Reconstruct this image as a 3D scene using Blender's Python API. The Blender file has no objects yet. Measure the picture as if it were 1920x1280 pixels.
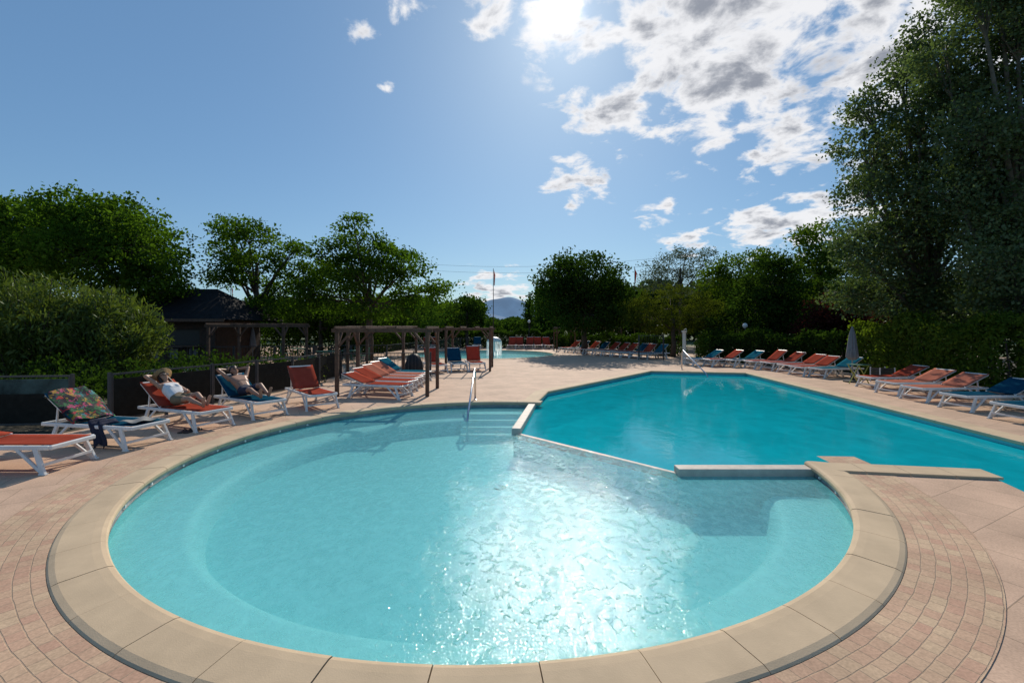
import bpy, bmesh, math, random
import numpy as np
from mathutils import Vector, Matrix
from mathutils.geometry import tessellate_polygon
random.seed(7); rng=np.random.default_rng(7)
R=math.radians
scene=bpy.context.scene
COL=scene.collection
F=853.0; H=2.0; HY=612.0
def G(px,py,z=0.0):
    Y=F*(H-z)/(py-HY); return ((px-960)/F*Y, Y)
def AX(px,Y): return (px-960)/F*Y
def AZ(py,Y): return H-(py-HY)/F*Y

# ---------------------------------------------------------------- materials
def newmat(name):
    m=bpy.data.materials.new(name); m.use_nodes=True
    nt=m.node_tree; return m,nt,nt.nodes,nt.links
def mat(name,c,rough=.6,var=.15,scale=8,bump=0.0,metal=0,bscale=None,spec=.4):
    m,nt,N,L=newmat(name); b=N['Principled BSDF']
    b.inputs['Roughness'].default_value=rough; b.inputs['Metallic'].default_value=metal
    b.inputs['Specular IOR Level'].default_value=spec
    tc=N.new('ShaderNodeTexCoord'); n=N.new('ShaderNodeTexNoise'); n.inputs['Scale'].default_value=scale; n.inputs['Detail'].default_value=7; n.inputs['Roughness'].default_value=.65
    L.new(tc.outputs['Object'],n.inputs['Vector'])
    r=N.new('ShaderNodeValToRGB'); r.color_ramp.elements[0].position=.32; r.color_ramp.elements[1].position=.68
    r.color_ramp.elements[0].color=[max(0,x*(1-var)) for x in c]+[1]; r.color_ramp.elements[1].color=[min(1,x*(1+var)) for x in c]+[1]
    L.new(n.outputs['Fac'],r.inputs[0]); L.new(r.outputs[0],b.inputs['Base Color'])
    if bump:
        n2=N.new('ShaderNodeTexNoise'); n2.inputs['Scale'].default_value=bscale or scale*6; n2.inputs['Detail'].default_value=3
        L.new(tc.outputs['Object'],n2.inputs['Vector'])
        bp=N.new('ShaderNodeBump'); bp.inputs['Strength'].default_value=bump; bp.inputs['Distance'].default_value=.02
        L.new(n2.outputs['Fac'],bp.inputs['Height']); L.new(bp.outputs[0],b.inputs['Normal'])
    return m
def leafmat(name,c1,c2,trans,tf=.35,scale=.9,gl=0.0):
    m,nt,N,L=newmat(name); N.remove(N['Principled BSDF']); out=N['Material Output']
    tc=N.new('ShaderNodeTexCoord')
    n=N.new('ShaderNodeTexNoise'); n.inputs['Scale'].default_value=scale; n.inputs['Detail'].default_value=6; n.inputs['Roughness'].default_value=.75
    L.new(tc.outputs['Object'],n.inputs['Vector'])
    r=N.new('ShaderNodeValToRGB'); r.color_ramp.elements[0].position=.36; r.color_ramp.elements[1].position=.64
    r.color_ramp.elements[0].color=list(c1)+[1]; r.color_ramp.elements[1].color=list(c2)+[1]
    L.new(n.outputs['Fac'],r.inputs[0])
    d=N.new('ShaderNodeBsdfDiffuse'); t=N.new('ShaderNodeBsdfTranslucent')
    L.new(r.outputs[0],d.inputs['Color'])
    mu=N.new('ShaderNodeMixRGB'); mu.blend_type='MULTIPLY'; mu.inputs[0].default_value=1; mu.inputs[2].default_value=list(trans)+[1]
    L.new(r.outputs[0],mu.inputs[1]); L.new(mu.outputs[0],t.inputs['Color'])
    ms=N.new('ShaderNodeMixShader'); ms.inputs[0].default_value=tf
    L.new(d.outputs[0],ms.inputs[1]); L.new(t.outputs[0],ms.inputs[2])
    if gl:
        g=N.new('ShaderNodeBsdfGlossy'); g.inputs['Roughness'].default_value=.42
        ms2=N.new('ShaderNodeMixShader'); ms2.inputs[0].default_value=gl; g.inputs['Color'].default_value=(.7,.8,.7,1)
        L.new(ms.outputs[0],ms2.inputs[1]); L.new(g.outputs[0],ms2.inputs[2]); ms=ms2
    L.new(ms.outputs[0],out.inputs[0])
    return m
def brickmat(name,c1,c2,mortar,w,h,ms,rot=0,offset=0,uv=False,bump=.5,rough=.75,bias=0.0):
    m,nt,N,L=newmat(name); b=N['Principled BSDF']; b.inputs['Roughness'].default_value=rough; b.inputs['Specular IOR Level'].default_value=.2
    tc=N.new('ShaderNodeTexCoord'); mp=N.new('ShaderNodeMapping'); mp.inputs['Rotation'].default_value=(0,0,rot)
    L.new(tc.outputs['UV' if uv else 'Object'],mp.inputs[0])
    wn=N.new('ShaderNodeTexNoise'); wn.inputs['Scale'].default_value=5 if uv else 3; L.new(mp.outputs[0],wn.inputs['Vector'])
    wm=N.new('ShaderNodeVectorMath'); wm.operation='MULTIPLY_ADD'; wm.inputs[1].default_value=(.022 if uv else .004,)*3; L.new(wn.outputs['Color'],wm.inputs[0]); L.new(mp.outputs[0],wm.inputs[2])
    br=N.new('ShaderNodeTexBrick'); br.offset=offset; br.inputs['Scale'].default_value=1
    br.inputs['Brick Width'].default_value=w; br.inputs['Row Height'].default_value=h; br.inputs['Mortar Size'].default_value=ms
    br.inputs['Mortar Smooth'].default_value=.5; br.inputs['Bias'].default_value=bias
    br.inputs['Color1'].default_value=list(c1)+[1]; br.inputs['Color2'].default_value=list(c2)+[1]; br.inputs['Mortar'].default_value=list(mortar)+[1]
    L.new(wm.outputs[0],br.inputs['Vector'])
    n=N.new('ShaderNodeTexNoise'); n.inputs['Scale'].default_value=1.3; n.inputs['Detail'].default_value=8; n.inputs['Roughness'].default_value=.7
    L.new(tc.outputs['Object'],n.inputs['Vector'])
    mr=N.new('ShaderNodeMapRange'); mr.inputs['From Min'].default_value=.3; mr.inputs['From Max'].default_value=.7; mr.inputs['To Min'].default_value=.78; mr.inputs['To Max'].default_value=1.15
    L.new(n.outputs['Fac'],mr.inputs[0])
    n3=N.new('ShaderNodeTexNoise'); n3.inputs['Scale'].default_value=60; n3.inputs['Detail'].default_value=4
    L.new(tc.outputs['Object'],n3.inputs['Vector'])
    mr3=N.new('ShaderNodeMapRange'); mr3.inputs['From Min'].default_value=.3; mr3.inputs['From Max'].default_value=.7; mr3.inputs['To Min'].default_value=.84; mr3.inputs['To Max'].default_value=1.12
    L.new(n3.outputs['Fac'],mr3.inputs[0])
    mm=N.new('ShaderNodeMath'); mm.operation='MULTIPLY'; L.new(mr.outputs[0],mm.inputs[0]); L.new(mr3.outputs[0],mm.inputs[1])
    vm=N.new('ShaderNodeVectorMath'); vm.operation='SCALE'; L.new(br.outputs['Color'],vm.inputs[0]); L.new(mm.outputs[0],vm.inputs['Scale'])
    L.new(vm.outputs[0],b.inputs['Base Color'])
    inv=N.new('ShaderNodeMath'); inv.operation='SUBTRACT'; inv.inputs[0].default_value=1; L.new(br.outputs['Fac'],inv.inputs[1])
    ad=N.new('ShaderNodeMath'); ad.operation='MULTIPLY_ADD'; ad.inputs[1].default_value=.25; L.new(n3.outputs['Fac'],ad.inputs[0]); L.new(inv.outputs[0],ad.inputs[2])
    bp=N.new('ShaderNodeBump'); bp.inputs['Strength'].default_value=bump; bp.inputs['Distance'].default_value=.006
    L.new(ad.outputs[0],bp.inputs['Height']); L.new(bp.outputs[0],b.inputs['Normal'])
    return m
def watermat(name,tint,body,k,kvar,s1,s2,strength,rough,w1=.5,w2=1.0,refl=.6,cv=.8,f0=.022):
    """surface reflection over clear water with some suspended, light-scattering particles (body colour)"""
    m,nt,N,L=newmat(name); N.remove(N['Principled BSDF']); out=N['Material Output']
    tc=N.new('ShaderNodeTexCoord'); mp=N.new('ShaderNodeMapping'); mp.inputs['Scale'].default_value=(1,.8,1); L.new(tc.outputs['Object'],mp.inputs[0])
    a=N.new('ShaderNodeTexNoise'); a.inputs['Scale'].default_value=s1; a.inputs['Detail'].default_value=2; a.inputs['Distortion'].default_value=.6
    b=N.new('ShaderNodeTexNoise'); b.inputs['Scale'].default_value=s2; b.inputs['Detail'].default_value=3; b.inputs['Distortion'].default_value=1.1
    c=N.new('ShaderNodeTexNoise'); c.inputs['Scale'].default_value=.55; c.inputs['Detail'].default_value=3
    for q in (a,b,c): L.new(mp.outputs[0],q.inputs['Vector'])
    def mt(op,x,y,z=None):
        n=N.new('ShaderNodeMath'); n.operation=op
        for i,v in enumerate((x,y,z)):
            if v is None: continue
            if isinstance(v,(int,float)): n.inputs[i].default_value=v
            else: L.new(v,n.inputs[i])
        return n.outputs[0]
    hgt=mt('ADD',mt('MULTIPLY',a.outputs['Fac'],w1),mt('MULTIPLY',mt('MULTIPLY',b.outputs['Fac'],c.outputs['Fac']),w2))
    bp=N.new('ShaderNodeBump'); bp.inputs['Strength'].default_value=strength; bp.inputs['Distance'].default_value=.05
    L.new(hgt,bp.inputs['Height'])
    ge=N.new('ShaderNodeNewGeometry'); dt=N.new('ShaderNodeVectorMath'); dt.operation='DOT_PRODUCT'; L.new(bp.outputs[0],dt.inputs[0]); L.new(ge.outputs['Incoming'],dt.inputs[1])
    cs=mt('MINIMUM',mt('ABSOLUTE',dt.outputs['Value'],0),1.0)
    fr=mt('MULTIPLY_ADD',mt('POWER',mt('SUBTRACT',1.0,cs),5.0),refl,f0)
    t=N.new('ShaderNodeBsdfTransparent'); t.inputs[0].default_value=list(tint)+[1]
    df=N.new('ShaderNodeBsdfDiffuse'); L.new(bp.outputs[0],df.inputs['Normal'])
    sc=N.new('ShaderNodeVectorMath'); sc.operation='SCALE'; sc.inputs[0].default_value=body
    L.new(mt('MULTIPLY_ADD',mt('ADD',a.outputs['Fac'],mt('MULTIPLY',c.outputs['Fac'],cv)),.45,1-.225*(1+cv)),sc.inputs['Scale']); L.new(sc.outputs[0],df.inputs['Color'])
    kk=mt('MULTIPLY_ADD',mt('SUBTRACT',mt('MULTIPLY_ADD',a.outputs['Fac'],.5,mt('MULTIPLY',b.outputs['Fac'],.5)),.5),kvar,k)
    bd=N.new('ShaderNodeMixShader'); L.new(kk,bd.inputs[0]); L.new(t.outputs[0],bd.inputs[1]); L.new(df.outputs[0],bd.inputs[2])
    g=N.new('ShaderNodeBsdfGlossy'); g.inputs['Roughness'].default_value=rough; L.new(bp.outputs[0],g.inputs['Normal'])
    ms=N.new('ShaderNodeMixShader'); L.new(fr,ms.inputs[0]); L.new(bd.outputs[0],ms.inputs[1]); L.new(g.outputs[0],ms.inputs[2])
    L.new(ms.outputs[0],out.inputs[0]); return m
def slingmat(name,c,c2,tl=.42):
    m,nt,N,L=newmat(name); N.remove(N['Principled BSDF']); out=N['Material Output']
    tc=N.new('ShaderNodeTexCoord'); n=N.new('ShaderNodeTexNoise'); n.inputs['Scale'].default_value=5; n.inputs['Detail'].default_value=5
    L.new(tc.outputs['Object'],n.inputs['Vector'])
    r=N.new('ShaderNodeValToRGB'); r.color_ramp.elements[0].position=.3; r.color_ramp.elements[1].position=.75
    r.color_ramp.elements[0].color=list(c)+[1]; r.color_ramp.elements[1].color=list(c2)+[1]; L.new(n.outputs['Fac'],r.inputs[0])
    d=N.new('ShaderNodeBsdfDiffuse'); t=N.new('ShaderNodeBsdfTranslucent'); L.new(r.outputs[0],d.inputs[0]); L.new(r.outputs[0],t.inputs[0])
    ms=N.new('ShaderNodeMixShader'); ms.inputs[0].default_value=tl; L.new(d.outputs[0],ms.inputs[1]); L.new(t.outputs[0],ms.inputs[2]); L.new(ms.outputs[0],out.inputs[0])
    return m
def hazeglowmat(name,c,haze):
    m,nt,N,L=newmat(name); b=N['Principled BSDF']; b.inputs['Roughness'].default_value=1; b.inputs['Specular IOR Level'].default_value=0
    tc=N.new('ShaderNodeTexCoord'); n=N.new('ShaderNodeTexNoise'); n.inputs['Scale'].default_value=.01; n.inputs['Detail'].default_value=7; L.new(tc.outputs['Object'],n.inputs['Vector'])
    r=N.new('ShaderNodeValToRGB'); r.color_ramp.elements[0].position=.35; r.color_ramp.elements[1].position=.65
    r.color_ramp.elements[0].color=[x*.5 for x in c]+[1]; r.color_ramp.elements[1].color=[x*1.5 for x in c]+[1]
    L.new(n.outputs['Fac'],r.inputs[0]); L.new(r.outputs[0],b.inputs['Base Color']); b.inputs['Emission Color'].default_value=list(haze)+[1]; b.inputs['Emission Strength'].default_value=1  # distance haze painted on: the hill surface itself emits an even blue glow
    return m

M={}
M['deck']=brickmat('deck_slabs',(.61,.415,.29),(.56,.385,.268),(.36,.25,.17),.6,.6,.006,rot=R(-28),offset=.5,bump=.3)
M['brick']=brickmat('ring_pavers',(.52,.315,.215),(.58,.42,.27),(.45,.32,.215),.125,.092,.005,offset=.5,uv=True,bump=.6)
M['coping']=mat('sandstone',(.56,.425,.275),.75,.13,1.6,.10,bscale=110,spec=.2)
M['mortar']=mat('dark_joint',(.22,.165,.12),.9)
M['steel']=mat('grey_rail',(.26,.29,.30),.45,.25,6,metal=.4)
M['frame']=mat('dull_frame',(.06,.06,.06),.5,.2,6)
M['rail']=mat('stainless',(.62,.63,.64),.22,.05,4,metal=1)
M['poolround']=mat('pale_liner',(.42,.78,.78),.6,.04,1.2)
M['poolstep']=mat('white_liner',(.62,.88,.86),.6,.04,1.5)
M['poolbig']=mat('turquoise_liner',(.08,.56,.62),.6,.06,.6)
M['weir']=mat('pale_stone_cap',(.50,.45,.38),.6,.15,6,.2)
M['wround']=watermat('shallow_water',(.63,.92,.94),(.20,.58,.60),.43,.38,9,34,.265,.05,.38,1.05,.70,.3,.024)
M['wbig']=watermat('deep_water',(.16,.88,.93),(.006,.48,.57),.76,.12,2.6,10,.13,.03,.55,.45,.74,.2)
M['white']=mat('white_resin',(.72,.72,.70),.4,.08,5)
M['red']=slingmat('coral_sling',(.45,.085,.05),(.53,.12,.075))
M['pale']=slingmat('faded_coral_sling',(.56,.21,.14),(.64,.27,.185))
M['blue']=slingmat('petrol_sling',(.012,.085,.15),(.02,.12,.20))
M['teal']=slingmat('teal_sling',(.02,.15,.22),(.035,.22,.30))
M['wood']=mat('brown_timber',(.10,.055,.034),.75,.35,9,.4)
M['bark']=mat('bark',(.08,.06,.045),.9,.35,7,.8)
M['palebark']=mat('pale_bark',(.12,.105,.08),.9,.3,7,.6)
M['soil']=mat('planting_soil',(.06,.05,.03),.95,.4,2,.6)
M['grass']=mat('meadow',(.06,.09,.03),.95,.4,.6,.6)
M['darkmetal']=mat('dark_metal',(.04,.04,.04),.5,.2,8)
M['meshpanel']=mat('dark_mesh_panel',(.018,.018,.015),.75,.3,8,spec=.1)
M['roof']=mat('dark_roof',(.016,.016,.018),.85,.35,4,.5,spec=.1)
M['kioskwood']=mat('kiosk_boards',(.045,.023,.014),.7,.3,6,.3)
M['dark']=mat('dark_opening',(.012,.012,.014),.4,.2,3)
M['poster']=mat('poster_paper',(.20,.20,.19),.7,.3,9)
M['canvas']=mat('grey_canvas',(.17,.17,.18),.85,.15,6,.3)
M['blackcover']=mat('black_cover',(.012,.012,.014),.6,.3,4,.5)
M['stone']=mat('pale_stone',(.42,.38,.33),.85,.25,4,.6)
M['green']=mat('green_paint',(.05,.16,.10),.5,.15,6)
M['yellow']=mat('yellow_green_paint',(.35,.36,.08),.5,.1,6)
M['mount']=hazeglowmat('haze_glow_hill',(.14,.16,.17),(.10,.165,.27))
M['mount2']=hazeglowmat('haze_glow_ridge',(.07,.10,.07),(.05,.085,.11))
M['flag']=slingmat('red_flag',(.25,.035,.03),(.29,.05,.04),.3)
M['banner']=mat('turquoise_banner',(.05,.085,.08),.7,.75,1.8,spec=.2)
M['cream']=mat('cream',(.62,.58,.5),.6,.1,5)
M['skin']=mat('tanned_skin',(.36,.18,.11),.5,.08,12)
M['skin2']=mat('light_skin',(.42,.225,.145),.5,.08,12)
M['hair']=mat('dark_hair',(.02,.013,.01),.5,.3,30)
M['shorts']=mat('navy_shorts',(.02,.025,.05),.8,.2,12)
M['top']=mat('white_cotton',(.72,.71,.70),.85,.05,12)
M['olive']=mat('olive_cotton',(.20,.15,.09),.85,.1,12)
M['straw']=mat('straw',(.36,.235,.115),.85,.3,40,.5)
M['towel']=mat('navy_towel',(.02,.025,.05),.95,.3,20,.5)
def flowermat():
    m,nt,N,L=newmat('tropical_print'); b=N['Principled BSDF']; b.inputs['Roughness'].default_value=.9
    tc=N.new('ShaderNodeTexCoord'); v=N.new('ShaderNodeTexVoronoi'); v.inputs['Scale'].default_value=19; v.inputs['Randomness'].default_value=1
    n=N.new('ShaderNodeTexNoise'); n.inputs['Scale'].default_value=16; L.new(tc.outputs['Object'],n.inputs['Vector'])
    mx=N.new('ShaderNodeMixRGB'); mx.inputs[0].default_value=.2; L.new(tc.outputs['Object'],mx.inputs[1]); L.new(n.outputs['Color'],mx.inputs[2]); L.new(mx.outputs[0],v.inputs['Vector'])
    s=N.new('ShaderNodeSeparateColor'); L.new(v.outputs['Color'],s.inputs[0])
    r=N.new('ShaderNodeValToRGB'); r.color_ramp.interpolation='CONSTANT'
    cols=[(0,(.012,.012,.018)),(.36,(.015,.12,.035)),(.60,(.40,.02,.03)),(.71,(.45,.06,.15)),(.78,(.015,.015,.02)),(.90,(.40,.22,.03)),(.95,(.03,.18,.2))]
    e=r.color_ramp.elements; e[0].position=0; e[0].color=cols[0][1]+(1,); e[1].position=cols[1][0]; e[1].color=cols[1][1]+(1,)
    for p,c in cols[2:]:
        q=e.new(p); q.color=c+(1,)
    L.new(s.outputs[0],r.inputs[0]); L.new(r.outputs[0],b.inputs['Base Color']); return m
M['print']=flowermat()
L_locust=leafmat('locust_leaves',(.022,.048,.010),(.09,.145,.022),(1.6,1.9,.55),.46,.8)
L_dark=leafmat('dark_leaves',(.013,.030,.008),(.050,.082,.017),(1.5,1.8,.6),.40,.7)
L_poplar=leafmat('poplar_leaves',(.036,.060,.020),(.135,.17,.075),(1.2,1.4,.6),.40,.8,.03)
L_olive=leafmat('clipped_leaves',(.038,.056,.010),(.092,.11,.020),(1.5,1.6,.5),.36,1.0)
L_silver=leafmat('silver_leaves',(.06,.085,.05),(.13,.155,.11),(1.2,1.3,.8),.33,.6)
L_yellow=leafmat('fresh_leaves',(.034,.068,.010),(.105,.155,.022),(1.5,1.7,.5),.45,.7)
L_red=leafmat('purple_leaves',(.025,.012,.010),(.06,.022,.02),(1.8,1.0,.7),.3,.8)
L_oleander=leafmat('oleander_leaves',(.045,.075,.018),(.15,.19,.048),(1.4,1.5,.5),.36,.9,.02)
L_hedge=leafmat('laurel_leaves',(.045,.080,.013),(.135,.18,.030),(1.5,1.7,.5),.42,1.0)

# ---------------------------------------------------------------- helpers
def tag(o,label=None,cat=None,group=None,kind=None):
    if label: o['label']=label
    if cat: o['category']=cat
    if group: o['group']=group
    if kind: o['kind']=kind
    return o
def empty(name,loc=(0,0,0),rz=0,label=None,cat=None,group=None):
    o=bpy.data.objects.new(name,None); COL.objects.link(o); o.location=loc; o.rotation_euler=(0,0,rz); o.empty_display_size=.2
    return tag(o,label,cat,group)
class MB:
    def __init__(s): s.v=[]; s.f=[]
    def add(s,vs,fs):
        k=len(s.v); s.v+= [tuple(v) for v in vs]; s.f+=[tuple(i+k for i in f) for f in fs]
    def box(s,c,d,rz=0,rx=0):
        m=Matrix.Translation(c)@Matrix.Rotation(rz,4,'Z')@Matrix.Rotation(rx,4,'X')
        vs=[m@Vector((x*d[0]/2,y*d[1]/2,z*d[2]/2)) for x in(-1,1) for y in(-1,1) for z in(-1,1)]
        s.add(vs,[(0,1,3,2),(4,6,7,5),(0,4,5,1),(2,3,7,6),(0,2,6,4),(1,5,7,3)])
    def bar(s,a,b,w,h=None,up=(0,0,1)):
        h=h or w; a=Vector(a); b=Vector(b); d=(b-a).normalized(); u=Vector(up)
        if abs(d.dot(u))>.95: u=Vector((0,1,0))
        x=d.cross(u).normalized(); y=x.cross(d).normalized()
        vs=[p+x*sx*w/2+y*sy*h/2 for p in(a,b) for sx,sy in((-1,-1),(1,-1),(1,1),(-1,1))]
        s.add(vs,[(0,1,2,3),(7,6,5,4),(0,4,5,1),(1,5,6,2),(2,6,7,3),(3,7,4,0)])
    def tube(s,pts,rs,n=8,cap=True):
        pts=[Vector(p) for p in pts]
        if not hasattr(rs,'__len__'): rs=[rs]*len(pts)
        vs=[];fs=[]; px=None
        for i,p in enumerate(pts):
            d=(pts[min(i+1,len(pts)-1)]-pts[max(i-1,0)]).normalized()
            if px is None:
                px=d.cross(Vector((0,0,1)));
                if px.length<.1: px=d.cross(Vector((0,1,0)))
            px=(px-d*px.dot(d)).normalized(); py=d.cross(px)
            for k in range(n):
                a=2*math.pi*k/n; vs.append(p+px*math.cos(a)*rs[i]+py*math.sin(a)*rs[i])
        for i in range(len(pts)-1):
            for k in range(n):
                k2=(k+1)%n; fs.append((i*n+k,i*n+k2,(i+1)*n+k2,(i+1)*n+k))
        if cap: fs.append(tuple(range(n))[::-1]); fs.append(tuple((len(pts)-1)*n+k for k in range(n)))
        s.add(vs,fs)
    def lathe(s,prof,c=(0,0,0),n=20,wob=0,nw=8):
        vs=[];fs=[]
        for r,z in prof:
            for k in range(n):
                a=2*math.pi*k/n; rr=r*(1+wob*math.cos(a*nw)); vs.append((c[0]+rr*math.cos(a),c[1]+rr*math.sin(a),c[2]+z))
        for i in range(len(prof)-1):
            for k in range(n):
                k2=(k+1)%n; fs.append((i*n+k,i*n+k2,(i+1)*n+k2,(i+1)*n+k))
        fs.append(tuple(range(n))[::-1]); fs.append(tuple((len(prof)-1)*n+k for k in range(n)))
        s.add(vs,fs)
    def grid(s,fn,nu,nv):
        vs=[fn(i/nu,j/nv) for i in range(nu+1) for j in range(nv+1)]
        s.add(vs,[(i*(nv+1)+j,(i+1)*(nv+1)+j,(i+1)*(nv+1)+j+1,i*(nv+1)+j+1) for i in range(nu) for j in range(nv)])
    def build(s,name,m,parent=None,smooth=False,bevel=0,solid=0):
        me=bpy.data.meshes.new(name); me.from_pydata(s.v,[],s.f); me.validate(); me.update()
        me.materials.append(m)
        if smooth: me.polygons.foreach_set('use_smooth',[True]*len(me.polygons))
        o=bpy.data.objects.new(name,me); COL.objects.link(o)
        if parent: o.parent=parent
        if bevel:
            b=o.modifiers.new('bevel','BEVEL'); b.width=bevel; b.segments=2; b.limit_method='ANGLE'
        if solid:
            b=o.modifiers.new('solid','SOLIDIFY'); b.thickness=solid
        return o
def copytree(o,parent=None):
    c=o.copy(); COL.objects.link(c); c.parent=parent
    for ch in list(o.children): copytree(ch,c)
    return c
def sheet(name,outer,holes,z,m,kind='structure',label=None,cat=None):
    polys=[[Vector((x,y,0)) for x,y in p] for p in [outer]+holes]
    tris=tessellate_polygon(polys); flat=[v for p in polys for v in p]
    mb=MB(); fs=[]
    for t in tris:
        a,b,c=[flat[i] for i in t]
        if (b-a).cross(c-a).z<0: t=(t[0],t[2],t[1])
        fs.append(t)
    mb.add([(v.x,v.y,z) for v in flat],fs)
    o=mb.build(name,m); tag(o,label,cat,kind=kind); return o

# ---------------------------------------------------------------- pools
CX,CY,RR=-.3,7.28,4.66
CW=.34
J1A=R(78.7); J2A=R(351.5)
NA=150
arc=[(CX+RR*math.cos(a),CY+RR*math.sin(a)) for a in [J1A+(J2A-J1A)*i/NA for i in range(NA+1)]]
J1=arc[0]; J2=arc[-1]
big_run=[J1,(1.06,13.87),(6.19,20.3),(10.0,19.4),(8.8,7.8),(8.3,3.0)]
tail=[(5.9,3.0),(6.2,5.5),(6.45,6.25)]
outline=arc+tail[::-1]+big_run[::-1][:-1]
FPC=(-2.2,33.0); FPR=5.2
farpool=[(FPC[0]+FPR*math.cos(2*math.pi*i/48),FPC[1]+FPR*math.sin(2*math.pi*i/48)) for i in range(48)]
DK=[(-32,-4),(32,-4),(32,46),(-32,46)]
sheet('deck',DK,[outline,farpool],0,M['deck'],label='pink stone slab deck around the pools',cat='paving')
sheet('ground',[(-4000,-4000),(4000,-4000),(4000,6000),(-4000,6000)],[DK],-.01,M['grass'],label='green ground reaching the horizon',cat='ground')
def wallring(name,pts,z0,z1,m,closed=True,label=None,cat='pool wall'):
    mb=MB(); n=len(pts); vs=[(x,y,z0) for x,y in pts]+[(x,y,z1) for x,y in pts]
    fs=[(i,(i+1)%n,(i+1)%n+n,i+n) for i in range(n if closed else n-1)]
    mb.add(vs,fs); o=mb.build(name,m); tag(o,label,cat,kind='structure'); return o
WL=-.115; ZR=-.58; ZB=-.85
big_poly=[J2]+tail[::-1]+big_run[::-1]
wallring('main_pool_wall',big_poly,ZB,-.003,M['poolbig'],closed=False,label='turquoise wall of the large angular pool')
wallring('round_pool_wall',arc,ZR,-.003,M['poolround'],closed=False,label='pale wall of the round pool')
mb=MB(); r1=RR-.012
aa=[J1A+(J2A-J1A)*i/NA for i in range(NA+1)]
vs=[(CX+r1*math.cos(a),CY+r1*math.sin(a),z) for z in(-.106,-.035) for a in aa]
mb.add(vs,[(i,i+1,i+NA+2,i+NA+1) for i in range(NA)])
vs=[(CX+(r1-.02)*math.cos(a),CY+(r1-.02)*math.sin(a),-.106) for a in aa]+[(CX+RR*math.cos(a),CY+RR*math.sin(a),-.106) for a in aa]
mb.add(vs,[(i,i+1,i+NA+2,i+NA+1) for i in range(NA)])
tag(mb.build('pool_edge_strip',M['steel'],smooth=False),'grey strip under the round pool coping','pool edge',kind='structure')
sheet('round_pool_floor',arc+[(2.4,6.52),(.10,9.0)],[],ZR,M['poolround'],label='pale floor of the round pool',cat='pool floor')
mb=MB(); a0,a1=R(100),R(344); n=120
prof=[(RR,-.27),(4.05,-.29),(3.98,-.31),(3.90,-.38),(3.82,ZR)]
K=len(prof); vs=[];fs=[]
for i in range(n+1):
    a=a0+(a1-a0)*i/n
    for r,z in prof: vs.append((CX+r*math.cos(a),CY+r*math.sin(a),z))
for i in range(n):
    for j in range(K-1): fs.append((i*K+j,i*K+j+1,(i+1)*K+j+1,(i+1)*K+j))
fs.append(tuple(range(K))); fs.append(tuple(n*K+j for j in range(K))[::-1]); mb.add(vs,fs)
tag(mb.build('pool_bench',M['poolstep'],smooth=True),'submerged ring bench along the round pool wall','pool bench',kind='structure')
sheet('main_pool_floor',[J2]+tail[::-1]+big_run[::-1]+[(.10,9.0),(2.4,6.52)],[],ZB,M['poolbig'],label='turquoise floor of the large pool',cat='pool floor')
sheet('round_pool_water',arc+[(2.4,6.52),(.10,9.0)],[],WL,M['wround'],label='rippled pale turquoise water of the round pool',cat='water')
sheet('main_pool_water',[J2]+tail[::-1]+big_run[::-1]+[(.10,9.0),(2.4,6.52)],[],WL,M['wbig'],label='deeper turquoise water of the large pool',cat='water')
mb=MB()
for k in range(4):
    z=-.17-.09*k; y1=11.76-.02*k; y0=11.2-.34*k
    mb.box((-.46,(y0+y1)/2,(z+ZR)/2),(1.45,y1-y0,z-ZR))
tag(mb.build('pool_steps',M['poolstep'],bevel=.012),'white submerged steps leading down from the far side of the round pool','pool steps',kind='structure')
mb=MB()
for k in range(4):
    y0=11.2-.34*k; mb.box((-.46,y0+.03,-.17-.09*k+.006),(1.4,.04,.008))
tag(mb.build('step_edging',M['steel']),'dark non-slip edging strips on the submerged steps','step edging',kind='structure')
mb=MB(); mb.bar((9.72,19.1,-.28),(8.60,7.8,-.28),.38,.16); mb.bar((8.6,7.8,-.281),(8.1,3.1,-.281),.38,.16)
tag(mb.build('pool_ledge',M['poolstep']),'pale submerged ledge along the right side of the large pool','pool ledge',kind='structure')
def divblock(name,a,b,w,z0,z1,label,m=M['weir'],bev=.012):
    mb=MB(); a=Vector((a[0],a[1],(z0+z1)/2)); b=Vector((b[0],b[1],(z0+z1)/2)); mb.bar(a,b,w,z1-z0)
    return tag(mb.build(name,m,bevel=bev),label,'pool divider',kind='structure')
divblock('divider_block',(2.36,6.53),(4.38,6.53),.22,-.16,-.012,'pale raised divider block reaching in from the right side of the round pool')
divblock('divider_wall',(2.37,6.53),(4.38,6.53),.16,ZB,-.161,'submerged turquoise wall below the right divider block',M['poolround'])
divblock('divider_block',(.08,8.95),(.53,11.9),.18,-.16,-.002,'pale raised divider block by the pool steps')
divblock('divider_wall',(.085,8.96),(.53,11.9),.12,ZB,-.161,'submerged turquoise wall below the divider block by the steps',M['poolround'])
divblock('divider_wall',(.15,8.95),(2.42,6.52),.05,ZB,-.22,'submerged turquoise wall between the two pools',M['poolround'])
divblock('divider_weir',(.14,8.96),(2.42,6.52),.075,-.219,WL+.008,'low white sill at water level between the two pools',bev=.008)
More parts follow.
